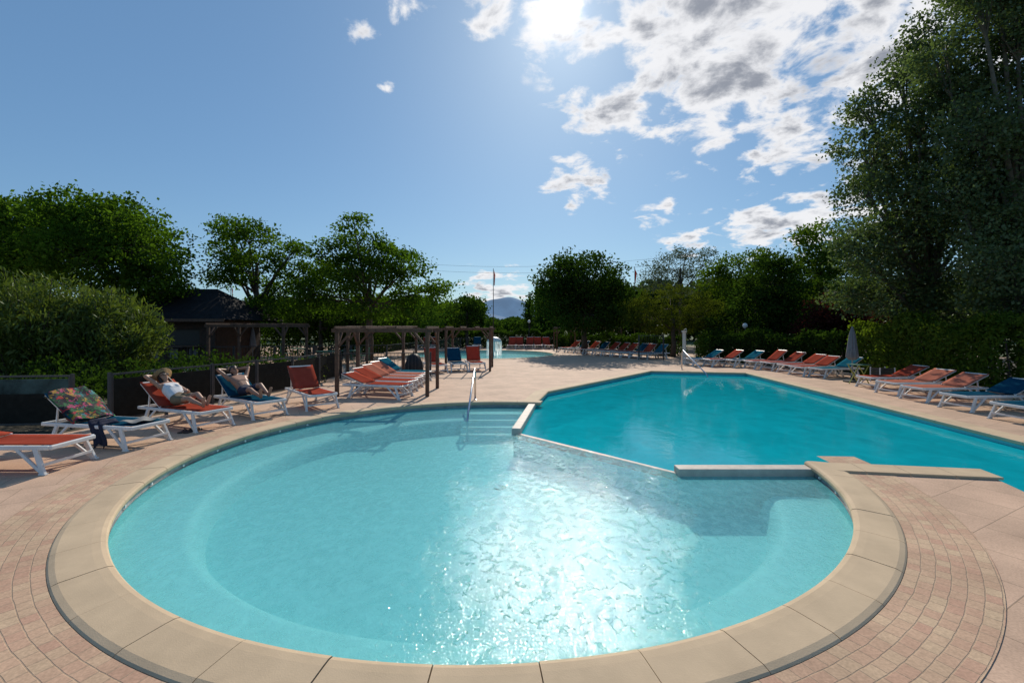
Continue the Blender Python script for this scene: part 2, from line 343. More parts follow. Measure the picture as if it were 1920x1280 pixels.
def coping_arc(c,r,a0,a1,seg,w,name,label,prof=None,z=0):
    mb=MB(); P=prof or [(-.0,-.05),(-.035,-.045),(-.05,-.02),(-.05,.012),(-.035,.032),(.0,.042),(.06,.042),(w-.05,.030),(w-.012,.017),(w,.008),(w,-.0)]
    n=round((a1-a0)*r/seg); st=(a1-a0)/n; gap=.0032/r
    for i in range(n):
        b0=a0+i*st+gap*random.uniform(.6,1.6); b1=a0+(i+1)*st-gap; K=8; vs=[];fs=[]; m=len(P)
        dz=random.uniform(-.005,.003)
        for k in range(K+1):
            a=b0+(b1-b0)*k/K
            for dr,zz in P: vs.append((c[0]+(r+dr)*math.cos(a),c[1]+(r+dr)*math.sin(a),zz+z+(dz if 0.02<zz else 0)))
        for k in range(K):
            for j in range(m-1): fs.append((k*m+j,k*m+j+1,(k+1)*m+j+1,(k+1)*m+j))
        fs.append(tuple(range(m))); fs.append(tuple(K*m+j for j in range(m))[::-1]); mb.add(vs,fs)
    o=mb.build(name,M['coping'],smooth=False); tag(o,label,'coping',kind='structure')
    return o
coping_arc((CX,CY),RR,J1A-.03,J2A+.01,.62,CW,'round_pool_coping','broad sandstone coping curving around the round pool')
def ringsheet(c,r0,r1,a0,a1,z,name,m,label,cat):
    mb=MB(); n=160; vs=[];fs=[];uv=[]
    for i in range(n+1):
        a=a0+(a1-a0)*i/n
        for r in (r0,r1): vs.append((c[0]+r*math.cos(a),c[1]+r*math.sin(a),z)); uv.append((a*5.3,r-5.01))
    for i in range(n): fs.append((2*i,2*i+1,2*i+3,2*i+2))
    mb.add(vs,fs); o=mb.build(name,m); tag(o,label,cat,kind='structure')
    l=o.data.uv_layers.new(name='UVMap')
    for lp in o.data.loops: l.data[lp.index].uv=uv[lp.vertex_index]
    return o
ringsheet((CX,CY),RR-.02,RR+CW+.004,J1A,J2A,.004,'coping_joint_bed',M['mortar'],'dark joints between the coping stones','paving')
ringsheet((CX,CY),RR+CW+.004,RR+CW+.56,R(150),R(357),.005,'paver_ring',M['brick'],'ring of small pink and tan pavers around the round pool','paving')
def coping_run(name,pts,w,z,label):
    mb=MB(); V=[Vector((x,y,0)) for x,y in pts]
    offs=[]
    for i,p in enumerate(V):
        ds=[]
        if i>0: ds.append((V[i]-V[i-1]).normalized())
        if i<len(V)-1: ds.append((V[i+1]-V[i]).normalized())
        ns=[Vector((-d.y,d.x,0)) for d in ds]; s=sum(ns,Vector()); s.normalize(); offs.append(s/max(.3,s.dot(ns[0])))
    for i in range(len(V)-1):
        Ln=(V[i+1]-V[i]).length; n=max(1,round(Ln/.6))
        for k in range(n):
            g=.003/Ln; t0=k/n+g; t1=(k+1)/n-g; vs=[]
            for t in(t0,t1):
                p=V[i].lerp(V[i+1],t); o=offs[i].lerp(offs[i+1],t)
                for s,zz in((.0,-.05),(-.045,-.03),(-.045,.02),(-.02,.035),(w,.03),(w,-.002)):
                    q=p+o*s; vs.append((q.x,q.y,z+zz))
            fs=[(j,j+1,j+7,j+6) for j in range(5)]+[tuple(range(6)),tuple(range(6,12))[::-1]]
            mb.add(vs,fs)
    tag(mb.build(name,M['coping']),label,'coping',kind='structure')
coping_run('main_pool_coping',[(.65,12.05)]+big_run[1:],.36,-.004,'narrow sandstone coping along the far edges of the large pool')
coping_run('corner_coping',[(6.45,6.25),(J2[0]+.02,J2[1]+.0)],.34,.006,'straight sandstone coping at the near corner of the large pool')
wallring('paddling_pool_wall',farpool,-.22,.0,M['poolround'],label='pale wall of the far paddling pool')
sheet('paddling_pool_floor',farpool,[],-.22,M['poolround'],label='pale floor of the far paddling pool',cat='pool floor')
sheet('paddling_pool_water',farpool,[],-.03,M['wround'],label='pale blue water of the far paddling pool',cat='water')
coping_arc(FPC,FPR,0,2*math.pi,1.2,.35,'paddling_pool_coping','pale coping around the far paddling pool')
sheet('planting_bed',[(-31,2),(-9.2,6.6),(-8.4,8.7),(-7.8,11.3),(-7.1,14),(-7.4,18),(-12,19),(-31,19)],[],.006,M['soil'],label='dark planting bed behind the left loungers',cat='planting bed')
sheet('planting_strip',[(14.2,3),(31,3),(31,45),(11.5,45),(13.4,30),(14.6,20)],[],.006,M['soil'],label='dark planting strip beneath the tall right trees',cat='planting bed')
gx,gy=G(937,914,ZR); mb=MB(); mb.lathe([(.10,0),(.10,.010),(.085,.012)],(gx,gy,ZR),20)
d=mb.build('floor_drain',M['steel']); tag(d,'round grey drain grille on the round pool floor','drain')
for k in range(6):
    mb=MB(); mb.box((gx,gy+(-.045+.018*k),ZR+.016),(.13,.006,.006)); mb.build('grille_bar',M['poolstep'],d)
for k,a in enumerate([150,158,168,176,186,196,206,340,347]):
    a=R(a); mb=MB(); c=Vector((CX+(RR-.014)*math.cos(a),CY+(RR-.014)*math.sin(a),-.072)); inn=Vector((-math.cos(a),-math.sin(a),0))
    mb.tube([c,c+inn*.02],[.022,.018],10)
    o=mb.build('wall_nozzle',M['white'])
    side='left' if a<R(300) else 'right'
    tag(o,f'small white inlet nozzle in the {side} wall strip of the round pool','nozzle','inlet nozzles in the round pool '+side+' wall')
def handrail(name,x,y,ang,label):
    t=empty(name,(x,y,0),ang,label,'handrail','steel pool handrails')
    mb=MB(); pts=[(0,.55,.0),(0,.55,.75),(0,.5,.86),(0,.4,.88),(0,-1.45,.02),(0,-1.6,-.12),(0,-1.62,-.56)]
    mb.tube(pts,.025,10); mb.build('rail',M['rail'],t,smooth=True)
    mb=MB(); mb.lathe([(.05,0),(.05,.03),(.03,.036)],(0,.55,0.002),14); mb.build('base_flange',M['rail'],t)
    return t
handrail('handrail',-1.0,11.8,0,'sloping steel handrail beside the round pool steps')
handrail('handrail',7.95,20.55,R(8),'distant steel handrail at the far corner of the large pool')

# ---------------------------------------------------------------- loungers
def make_lounger(sl):
    root=empty('sun_lounger')
    mb=MB(); w=.33
    for s in(-1,1):
        mb.bar((s*w,-.95,.355),(s*w,.9,.355),.045,.06)
    mb.bar((-w,-.96,.352),(w,-.96,.352),.05,.058); mb.bar((-w,.25,.33),(w,.25,.33),.04,.04); mb.bar((-w,.9,.35),(w,.9,.35),.045,.055)
    mb.build('seat_frame',M['white'],root,bevel=.012)
    mb=MB(); mb.grid(lambda u,v:(-.30+.60*u,-.93+1.18*v,.392-.02*math.sin(u*math.pi)),6,6); mb.build('seat_sling',M[sl],root,smooth=True,solid=.006)
    b=MB()
    for s in(-1,1): b.bar((s*.30,0,0),(s*.30,.76,0),.035,.035)
    b.bar((-.30,.76,0),(.30,.76,0),.035,.035)
    bf=b.build('backrest_frame',M['white'],root,bevel=.008); bf.location=(0,.25,.39)
    b=MB(); b.grid(lambda u,v:(-.325+.65*u,.01+.77*v,.022-.02*math.sin(u*math.pi)),6,6); b.build('backrest_sling',M[sl],bf,smooth=True,solid=.006)
    for y,dy in((-.78,-.14),(.55,.12)):
        for s in(-1,1):
            mb=MB()
            mb.bar((s*(w+.012),y,.345),(s*(w+.045),y+dy,.012),.04,.06,up=(0,1,0))
            mb.bar((s*(w+.010),y-dy*1.9,.345),(s*(w+.04),y+dy*.8,.03),.03,.04,up=(0,1,0))
            mb.box((s*(w+.047),y+dy,.012),(.05,.10,.022))
            mb.build('leg',M['white'],root,bevel=.006)
    for y in(-.9,.66):
        mb=MB(); mb.bar((-w-.03,y,.13),(w+.03,y,.13),.025,.035); mb.build('crossbar',M['white'],root)
    mb=MB()
    for s in(-1,1): mb.bar((s*.24,.72,.345),(s*.26,.66,.62),.02,.03,up=(0,1,0))
    mb.bar((-.25,.715,.36),(.25,.715,.36),.02); mb.build('back_prop',M['white'],root)
    return root
protos={}
def lounger(foot,ang,sl,label,group,back=38,z=0):
    a=R(ang)
    if sl not in protos: protos[sl]=make_lounger(sl); t=protos[sl]
    else: t=copytree(protos[sl])
    t.rotation_euler=(0,0,a); hd=Vector((-math.sin(a),math.cos(a)))
    t.location=(foot[0]+hd.x*.93,foot[1]+hd.y*.93,z)
    for c in t.children:
        if c.name.startswith('backrest_frame'): c.rotation_euler=(R(back),0,0)
        if c.name.startswith('back_prop'):
            zt=.39+.44*math.sin(R(back))-.03; kz=max(.12,(zt-.335)/.285); c.scale=(1,1,kz); c.location=(0,0,.335*(1-kz))
    tag(t,label,'sun lounger',group); return t
gA='sun loungers beside the round pool'
LG1=lounger((-6.3,6.5),90,'red','coral red lounger with a flat back, nearest in the left corner',gA,back=6)
LG2=lounger((-6.1,7.65),78,'blue','petrol blue lounger draped with a tropical print towel',gA,back=36)
LG3=lounger((-5.8,8.9),68,'red','coral red lounger carrying the person in the straw hat',gA,back=36)
LG4=lounger((-5.3,10.0),57,'blue','petrol blue lounger carrying the person in dark shorts',gA,back=36)
LG5=lounger((-4.55,10.95),42,'red','empty coral red lounger right of the two sunbathers',gA,back=45)
gB='loungers lined up by the wooden pergola'
for i,(p,c,bk,nm) in enumerate([((762,746),'red',20,'red lounger nearest in the row under the pergola'),((772,736.5),'red',24,'red lounger second nearest in the row under the pergola'),
    ((783,728.5),'pale',26,'faded coral lounger in the middle of the row under the pergola'),((792,722),'pale',29,'faded coral lounger beside the teal one under the pergola'),((800,716),'teal',34,'teal lounger farthest in the row under the pergola')]):
    lounger(G(*p),74,c,nm,gB,back=bk)
gC='raised-back loungers behind the pergola'
lounger(G(824,700),24,'red','red lounger with raised back next to the black covered heap',gC,back=58)
lounger(G(862,697),18,'blue','dark blue lounger between two red ones behind the pergola',gC,back=50)
lounger(G(896,696),14,'red','red lounger with raised back at the far pergola post',gC,back=62)
gD='loungers along the right side of the large pool'
for p,c,nm,a in [((1622,727),'red','red lounger farthest of the near right group, beside the hedge',-88),((1662,739),'pale','faded coral lounger second in the near right group',-86),
    ((1712,751),'pale','coral lounger third in the near right group, before the blue ones',-85),((1790,768),'blue','blue lounger on the right side, cut by the frame edge',-86),((1892,791),'blue','blue lounger in the right corner, only its foot in view',-86)]:
    lounger(G(*p),a,c,nm,gD,back=25)
gE='loungers in a row behind the far right pool edge'
row=[((1530,708),'teal','teal lounger beside the closed grey parasol'),((1492,704),'red','red lounger left of the teal one in the right row'),((1468,699),'red','red lounger second left of the teal one in the right row'),
 ((1436,694),'red','red lounger third left of the teal one in the right row'),((1404,691),'red','red lounger right of the blue one in the right row'),((1366,688),'teal','blue lounger in the middle of the right row'),
 ((1326,687),'red','red lounger between two blue ones in the right row'),((1290,685),'teal','blue lounger next to the pale shower column')]
for p,c,nm in row: lounger(G(*p),-78+random.uniform(-4,4),c,nm,gE,back=34+random.uniform(-5,5))
gF='loungers in the far row below the dark trees'
cs=['red','blue','red','blue','red','red','red','blue','red','teal']; ordn=['first','second','third','fourth','fifth','sixth','seventh','eighth','ninth','tenth']
for i in range(10):
    x=1052+i*17; y=660.5+i*1.45
    cn={'red':'red','blue':'dark blue','teal':'teal'}[cs[i]]
    lounger(G(x,y),-62+random.uniform(-5,5),cs[i],f'{cn} lounger, {ordn[i]} from the left in the far row before the hedge',gF,back=40)
gG='loungers beyond the paddling pool'
for i,(x,c) in enumerate([(790,'red'),(815,'red'),(893,'blue'),(958,'red'),(975,'red'),(991,'red'),(1010,'red'),(1030,'red')]):
    lounger(G(x,655.0),random.uniform(-8,8),c,f'{"red" if c=="red" else "blue"} lounger beyond the paddling pool, {ordn[i]} from the left',gG,back=60)

def towelgrid(name,m,fn,label,cat,nu=18,nv=14):
    mb=MB(); mb.grid(fn,nu,nv); return tag(mb.build(name,m,smooth=True,solid=.008),label,cat)
ml=Matrix.Translation(LG2.location)@Matrix.Rotation(R(78),4,'Z')
def tw(u,v):
    x=-.35+.70*u; s=-.06+v*.84; a=R(36)
    if s<0: p=Vector((x,.25+s,.43))
    else: p=Vector((x,.25+s*math.cos(a)-.05*math.sin(a),.41+s*math.sin(a)+.05*math.cos(a)))
    p.z+=.014*math.sin(11*u+4*v)+.01*math.sin(17*v+5*u); 
    if abs(u-.5)>.44: p.z-=.05+.03*math.sin(7*v)
    return ml@p
towelgrid('beach_towel',M['print'],tw,'tropical print towel with red flowers over a lounger back','towel')
def tw3(u,v):
    t=u*.62; x=.12+min(t,.24)+.02*math.sin(9*v); z=.43+.025*math.sin(11*v+3*u)+.015*math.sin(23*v) - max(0,t-.22)*.95
    y=-.18-.3*v+ .06*math.sin(5*u)
    return ml@Vector((-(x)-.0,y,z))
towelgrid('beach_towel',M['towel'],tw3,'crumpled navy towel hanging off the blue lounger side','towel')
def tw4(u,v):
    return ml@Vector((-.2+.42*u,-.55-.35*v,.418+.014*math.sin(8*u+6*v)))
towelgrid('beach_towel',M['poster'],tw4,'small pale towel at the foot of the blue lounger','towel')
for k,(px,py) in enumerate([(338,812),(352,809)]):
    x,y=G(px,py)
    t=empty('sandals',(x,y,0),0,['left','right'][k]+' pair of dark sandals beside the lounger of the hatted person','sandals')
    for q in(0,.11): 
        mb=MB(); mb.lathe([(.045,0),(.05,.01),(.045,.022)],(q,0,.003),12); mb.box((q,.09,.013),(.085,.13,.02)); mb.lathe([(.05,0),(.052,.01),(.046,.022)],(q,.16,.003),12)
        mb.tube([(q-.045,.13,.02),(q,.12,.06),(q+.045,.13,.02)],.01,6); mb.build('sandal',M['darkmetal'],t)

# ---------------------------------------------------------------- people
def hull(pts,mb):
    bm=bmesh.new()
    for p,r in pts:
        bmesh.ops.create_icosphere(bm,subdivisions=2,radius=r,matrix=Matrix.Translation(p))
    res=bmesh.ops.convex_hull(bm,input=bm.verts)
    bmesh.ops.delete(bm,geom=[g for g in res['geom_interior'] if isinstance(g,bmesh.types.BMVert)],context='VERTS')
    bm.verts.ensure_lookup_table(); bm.verts.index_update()
    mb.add([v.co[:] for v in bm.verts],[[v.index for v in f.verts] for f in bm.faces]); bm.free()
def chain(mb,pts):
    for a,b in zip(pts[:-1],pts[1:]): hull([a,b],mb)
def remesh(mb,name,m,parent,vox,smooth=4):
    o=mb.build(name+'_raw',m); r=o.modifiers.new('r','REMESH'); r.mode='VOXEL'; r.voxel_size=vox
    s=o.modifiers.new('s','SMOOTH'); s.iterations=smooth; s.factor=.5
    bpy.context.view_layer.update(); dg=bpy.context.evaluated_depsgraph_get()
    me=bpy.data.meshes.new_from_object(o.evaluated_get(dg)); me.name=name
    bpy.data.objects.remove(o)
    me.polygons.foreach_set('use_smooth',[True]*len(me.polygons))
    q=bpy.data.objects.new(name,me); COL.objects.link(q); q.parent=parent; return q
def hand(mb,wrist,d,side,curl,k=1.0):
    d=Vector(d).normalized(); c=Vector(curl); c=(c-d*c.dot(d)).normalized(); s=Vector(side); s=(s-d*s.dot(d)-c*s.dot(c)).normalized()
    w=Vector(wrist)
    hull([(w,.024*k),(w+d*.08*k+s*.028*k,.014*k),(w+d*.08*k-s*.028*k,.013*k)],mb)
    for i,(off,ln) in enumerate([(.030,.068),(.010,.078),(-.010,.072),(-.029,.056)]):
        b=w+d*.075*k+s*off*k; p1=b+(d*.85+c*.3).normalized()*ln*.45*k; p2=p1+(d*.5+c*.8).normalized()*ln*.32*k; p3=p2+(d*.1+c).normalized()*ln*.25*k
        chain(mb,[(b,.0095*k),(p1,.009*k),(p2,.008*k),(p3,.007*k)])
    b=w+d*.025*k+s*.025*k; p1=b+(d*.5+s*.8).normalized()*.04*k; p2=p1+(d*.8+s*.3+c*.3).normalized()*.032*k
    chain(mb,[(b,.013*k),(p1,.011*k),(p2,.008*k)])
def person(name,L,label,woman):
    root=empty('person',L.location,L.rotation_euler[2],label,'person')
    k=.94 if woman else 1.0; sk=M['skin2'] if woman else M['skin']
    sw=.155 if woman else .185; 
    V=Vector; mb=MB()
    hull([(V((.075,.13,.525)),.10),(V((-.075,.13,.525)),.10),(V((0,.22,.565)),.105)],mb)
    hull([(V((.05,.22,.565)),.10),(V((-.05,.22,.565)),.10),(V((.07,.38,.685)),.095),(V((-.07,.38,.685)),.095)],mb)
    hull([(V((.08,.37,.685)),.10),(V((-.08,.37,.685)),.10),(V((sw-.05,.50,.775)),.065),(V((-sw+.05,.50,.775)),.065)],mb)
    chain(mb,[(V((-sw,.51,.775)),.058),(V((0,.54,.80)),.062),(V((sw,.51,.775)),.058)])
    if woman:
        for s in(-1,1): hull([(V((s*.07,.36,.755)),.055),(V((s*.06,.40,.72)),.05)],mb)
    chain(mb,[(V((0,.54,.79)),.056),(V((0,.60,.86)),.05)])
    hc=V((0,.655,.935)); f=V((0,-.78,.62)).normalized(); u=V((0,.62,.78)).normalized()
    hull([(hc+u*.03-f*.015,.085),(hc+u*.04+f*.015,.075),(hc-u*.03+f*.02,.06),(hc-u*.075+f*.045,.03)],mb)
    hull([(hc+f*.088+u*.015,.010),(hc+f*.108-u*.018,.013),(hc+f*.08-u*.02,.016)],mb)
    for s in(-1,1): hull([(hc+V((s*.082,0,0))+u*.015,.014),(hc+V((s*.08,0,0))-u*.02,.010)],mb)
    for s in(-1,1): hull([(hc+f*.085-u*.048+V((s*.015,0,0)),.008),(hc+f*.088-u*.05,.009)],mb)
    sh=lambda s:V((s*sw,.51,.775))
    def arm_up(s):
        e=V((s*(sw+.16),.70,.99)); w=V((s*.13,.775,.97))
        chain(mb,[(sh(s),.052*k),(sh(s).lerp(e,.5),.046*k),(e,.038*k),(e.lerp(w,.35),.038*k),(w,.025*k)])
        hand(mb,w,V((-s*.9,.05,-.1)),V((0,-.2,1)),V((0,-1,.0)),k)
    def arm_lap(s):
        e=V((s*(sw+.10),.27,.62)); w=V((s*.10,.08,.70))
        chain(mb,[(sh(s),.048*k),(sh(s).lerp(e,.5),.043*k),(e,.036*k),(e.lerp(w,.35),.036*k),(w,.023*k)])
        hand(mb,w,V((-s*.6,-.6,-.1)),V((-s*.3,.7,.5)),V((0,0,-1)),k)
    arm_up(-1)
    (arm_lap if woman else arm_up)(1)
    legs=[(1,V((.12,-.27,.66)),V((.10,-.64,.47))),(-1,V((-.12,-.30,.58)),V((-.11,-.70,.46)))]
    if woman: legs=[(1,V((.09,-.26,.63)),V((.03,-.62,.47))),(-1,V((-.08,-.27,.56)),V((-.07,-.66,.455)))]
    for s,kn,an in legs:
        hp=V((s*.085,.10,.51))
        chain(mb,[(hp,.088*k),(hp.lerp(kn,.5),.072*k),(kn,.054*k),(kn.lerp(an,.32)-V((0,0,.012)),.054*k),(kn.lerp(an,.7),.038*k),(an,.032*k)])
        toe=an+V((s*.03,-.075,.16)); heel=an+V((0,-.025,-.02))
        hull([(heel,.03*k),(an+V((0,-.03,.03)),.03*k),(an.lerp(toe,.75),.034*k)],mb)
        for t in range(5):
            b=an.lerp(toe,.80)+V(((t-2)*.015*k,0,0)); chain(mb,[(b,.010),(b+V((0,-.015,.040-.005*abs(t-1)))*k,.0085 if t!=(1 if s<0 else 3) else .009)])
    body=remesh(mb,'body',sk,root,.0075)
    if woman:
        g=MB()
        hull([(V((.055,.22,.57)),.108),(V((-.055,.22,.57)),.108),(V((.075,.38,.69)),.106),(V((-.075,.38,.69)),.106)],g)
        hull([(V((.08,.37,.69)),.108),(V((-.08,.37,.69)),.108),(V((.08,.47,.765)),.075),(V((-.08,.47,.765)),.075)],g)
        for s in(-1,1): hull([(V((s*.07,.36,.757)),.062),(V((s*.06,.40,.725)),.058)],g); chain(g,[(V((s*.085,.47,.80)),.035),(V((s*.10,.53,.80)),.042)])
        remesh(g,'tank_top',M['top'],root,.011)
        g=MB(); hull([(V((.078,.13,.525)),.110),(V((-.078,.13,.525)),.110),(V((0,.20,.56)),.115)],g)
        for s,kn,an in legs: hp=V((s*.085,.10,.51)); chain(g,[(hp,.100),(hp.lerp(kn,.45),.090)])
        remesh(g,'shorts',M['olive'],root,.011)
        hr=MB(); hull([(hc+u*.04-f*.03,.092),(hc+u*.02-f*.055,.08),(hc+u*.07+f*.01,.07)],hr)
        for s in(-1,1): chain(hr,[(hc+V((s*.07,0,0))-f*.01,.034),(hc+V((s*.09,0,0))-u*.10+f*.01,.032),(hc+V((s*.10,-.03,0))-u*.19+f*.02,.022)])
        remesh(hr,'hair',M['hair'],root,.01)
        q=Matrix.Translation(hc+u*.075-f*.03)@(u*.9-f*.42).to_track_quat('Z','Y').to_matrix().to_4x4()
        prof=[(.19,-.012),(.185,.0),(.10,.012),(.095,.05),(.075,.08),(.03,.09),(.001,.09)]
        t=MB(); t.lathe(prof,(0,0,0),24,wob=.012,nw=5); t.v=[tuple(q@V(v)) for v in t.v]; t.build('straw_hat',M['straw'],root,smooth=True)
    else:
        g=MB(); hull([(V((.078,.12,.525)),.112),(V((-.078,.12,.525)),.112),(V((0,.175,.55)),.112)],g)
        for s,kn,an in legs: hp=V((s*.085,.10,.51)); chain(g,[(hp,.102),(hp.lerp(kn,.62),.088)])
        remesh(g,'shorts',M['shorts'],root,.011)
        hr=MB(); hull([(hc+u*.055-f*.03,.09),(hc+u*.08+f*.015,.070),(hc+u*.0-f*.05,.07)],hr)
        remesh(hr,'hair',M['hair'],root,.01)
    gl=MB()
    for s in(-1,1): gl.lathe([(.001,-.006),(.026,-.004),(.026,.004),(.001,.006)],(0,0,0),12); 
    n=len(gl.v)//2; qq=f.to_track_quat('Z','Y').to_matrix()
    gl.v=[tuple(hc+f*.098+u*.018+V(((-.035 if i<n else .035),0,0))+qq@V(v)) for i,v in enumerate(gl.v)]
    gl.bar(hc+f*.1+u*.022+V((-.02,0,0)),hc+f*.1+u*.022+V((.02,0,0)),.006)
    for s in(-1,1): gl.bar(hc+f*.095+u*.02+V((s*.06,0,0)),hc+f*.0+u*.02+V((s*.088,0,0)),.005)
    gl.build('sunglasses',M['dark'],root)
    return root
person('person',LG3,'person in a straw hat, white top and olive shorts reclining on a red lounger',True)
person('person',LG4,'person in dark shorts reclining with both arms raised behind the head',False)

# ---------------------------------------------------------------- pergolas
def pergola(x0,x1,y0,y1,h,label,nr=4,brace=True,postw=.10):
    t=empty('wooden_pergola',((x0+x1)/2,(y0+y1)/2,0),0,label,'pergola','wooden pergolas')
    hx,hy=(x1-x0)/2,(y1-y0)/2; h-=.07
    for sx in(-1,1):
        for sy in(-1,1):
            mb=MB(); mb.box((sx*hx,sy*hy,(h-.10)/2),(postw,postw,h-.10)); mb.build('post',M['wood'],t,bevel=.006)
            if brace:
                mb=MB(); mb.bar((sx*hx,sy*hy,h-.55),(sx*(hx-.38),sy*hy,h-.10),.05,.06); mb.bar((sx*hx,sy*(hy),h-.55),(sx*hx,sy*(hy-.38),h-.10),.05,.06); mb.build('brace',M['wood'],t)
    for sy in(-1,1):
        mb=MB(); mb.box((0,sy*hy,h-.045),(2*hx+.3,.06,.105)); mb.build('beam',M['wood'],t,bevel=.005)
    for i in range(nr):
        mb=MB(); x=-hx+2*hx*i/(nr-1); mb.box((x,0,h+.042),(.045,2*hy+.35,.065)); mb.build('rafter',M['wood'],t,bevel=.004)
    return t
pergola(-5.0,-2.42,13.0,14.75,2.0,'dark timber pergola nearest the pool, over the lounger row')
pergola(-6.5,-4.3,18.0,20.4,2.02,'timber pergola behind the nearest one, over the terrace')
pergola(-2.95,-.98,20.3,22.6,2.0,'timber pergola with corner post closest to the water mushroom',4)
pergola(-12.95,-9.75,19.4,21.6,2.14,'timber pergola on the left in front of the dark kiosk',4)
pergola(3.7,5.2,37.5,40,1.95,'far timber pergola left of the round clipped tree',3)
pergola(5.9,8.9,37,40,1.95,'far wide timber pergola against the dark round tree',5)
# ---------------------------------------------------------------- fences
def fence(pts,h,label,step=1.6,panel=False,banner=None,pk=False):
    V=[Vector((x,y,0)) for x,y in pts]
    t=empty('metal_fence',V[0],0,label,'fence','dark metal fences'); o0=V[0]
    V=[v-o0 for v in V]
    for i in range(len(V)-1):
        Ln=(V[i+1]-V[i]).length; n=max(1,round(Ln/step)); d=(V[i+1]-V[i]).normalized()
        for k in range(n):
            p=V[i].lerp(V[i+1],k/n); q=V[i].lerp(V[i+1],(k+1)/n)
            mb=MB(); mb.box(p+Vector((0,0,h/2)),(.05,.05,h),math.atan2(d.y,d.x)); mb.build('post',M['frame'] if panel else M['darkmetal'],t)
            mb=MB(); a=p+d*.05; b=q-d*.05
            for z in(h-.04,.12): mb.bar(a+Vector((0,0,z)),b+Vector((0,0,z)),.03,.035)
            for e in (a,b): mb.bar(e+Vector((0,0,.12)),e+Vector((0,0,h-.04)),.025)
            if pk:
                m=max(3,int((b-a).length/.13))
                for j in range(1,m): mb.bar(a.lerp(b,j/m)+Vector((0,0,.12)),a.lerp(b,j/m)+Vector((0,0,h-.04)),.012)
            mb.build('rail',M['frame'] if panel else M['darkmetal'],t)
            if panel:
                mb=MB(); mb.bar(a+Vector((0,0,h*.48)),b+Vector((0,0,h*.48)),.012,h*.78); mb.build('panel',M['meshpanel'],t)
            if banner is not None:
                mb=MB(); mb.bar(a+Vector((0,0,h*.78)),b+Vector((0,0,h*.78)),.016,h*.26); mb.build('banner',M[banner],t)
    p=V[-1]; mb=MB(); mb.box(p+Vector((0,0,h/2)),(.05,.05,h)); mb.build('post',M['darkmetal'],t)
    return t
fence([(-13,8.4),(-8.55,8.85)],1.08,'low dark fence with turquoise banner behind the nearest lounger',1.5,panel=True,banner='banner')
fence([(-8.05,9.1),(-7.45,11.3),(-6.75,14),(-6.6,17.5)],1.08,'dark panel fence behind the two sunbathers',1.5,panel=True)
fence([(-6.6,17.5),(-3.2,17.9)],1.0,'dark picket fence across the terrace behind the pergola',1.5,pk=True)
fence([(-20,22.2),(-7,25.5),(-4.5,40)],1.0,'dark fence around the terrace before the kiosk',2,pk=True)
fence([(-6,41.5),(3.5,41.5)],1.0,'dark fence beyond the paddling pool',2,pk=True)
fence([(7.6,27.3),(9.0,27.0)],1.5,'tall dark gate panels beside the pale shower column',1.0,pk=True)
# ---------------------------------------------------------------- kiosk
t=empty('kiosk',(-18.4,25.5,0),0,'dark-roofed timber kiosk behind the left pergola','building')
mb=MB(); 
for c,d in [((0,2.0,1.15),(6.2,.12,2.3)),((-3.05,0,1.15),(.12,3.9,2.3)),((3.05,0,1.15),(.12,3.9,2.3)),((0,-2.0,.5),(6.2,.12,1.0)),((0,-2.0,2.1),(6.2,.12,.45)),((-2.6,-2.0,1.45),(1.0,.115,.9)),((2.7,-2.0,1.45),(.8,.115,.9))]: mb.box(c,d)
mb.build('wall',M['kioskwood'],t)
mb=MB(); mb.box((.1,-1.7,1.42),(4.6,.06,.9)); mb.build('serving_hatch',M['dark'],t)
mb=MB(); mb.box((.1,-2.25,1.0),(4.8,.5,.06)); mb.build('counter',M['wood'],t)
for i in range(5):
    mb=MB(); mb.box((-2+i*1.0,-2.08,.62),(.42,.02,.5)); mb.build('notice_board',M['poster'],t)
mb=MB(); a=[(-3.9,-3,2.35),(4.1,-3,2.35),(4.1,3,2.35),(-3.9,3,2.35),(-1.8,0,4.1),(1.9,0,4.1)]
mb.add(a,[(0,1,5,4),(1,2,5),(2,3,4,5),(3,0,4),(3,2,1,0)])
rf=mb.build('roof',M['roof'],t)
mb=MB(); mb.box((.1,-3.0,2.31),(8.1,.06,.14)); mb.build('fascia',M['wood'],rf)
# ---------------------------------------------------------------- terrace tables & chairs
def dtable(x,y,label):
    t=empty('round_table',(x,y,0),0,label,'table','terrace tables'); mb=MB(); mb.lathe([(.45,.70),(.46,.715),(.45,.73)],n=24); mb.build('tabletop',M['green'],t)
    for k in range(3):
        a=k*2.094; mb=MB(); mb.tube([(0.05*math.cos(a),.05*math.sin(a),.70),(.10*math.cos(a),.10*math.sin(a),.3),(.36*math.cos(a),.36*math.sin(a),.0)],.018,6); mb.build('leg',M['green'],t)
def dchair(x,y,rz,m,label):
    t=empty('terrace_chair',(x,y,0),rz,label,'chair','terrace chairs')
    mb=MB(); mb.box((0,0,.44),(.44,.44,.03)); mb.build('seat',m,t,bevel=.01)
    mb=MB(); 
    for k in range(5): mb.box((-.17+.085*k,.235,.66),(.045,.02,.42))
    mb.box((0,.24,.85),(.42,.03,.05)); mb.build('backrest',m,t)
    for sx in(-1,1):
        for sy in(-1,1):
            mb=MB(); mb.bar((sx*.19,sy*.19,.43),(sx*.22,sy*.24,0),.03); mb.build('leg',m,t)
k=0
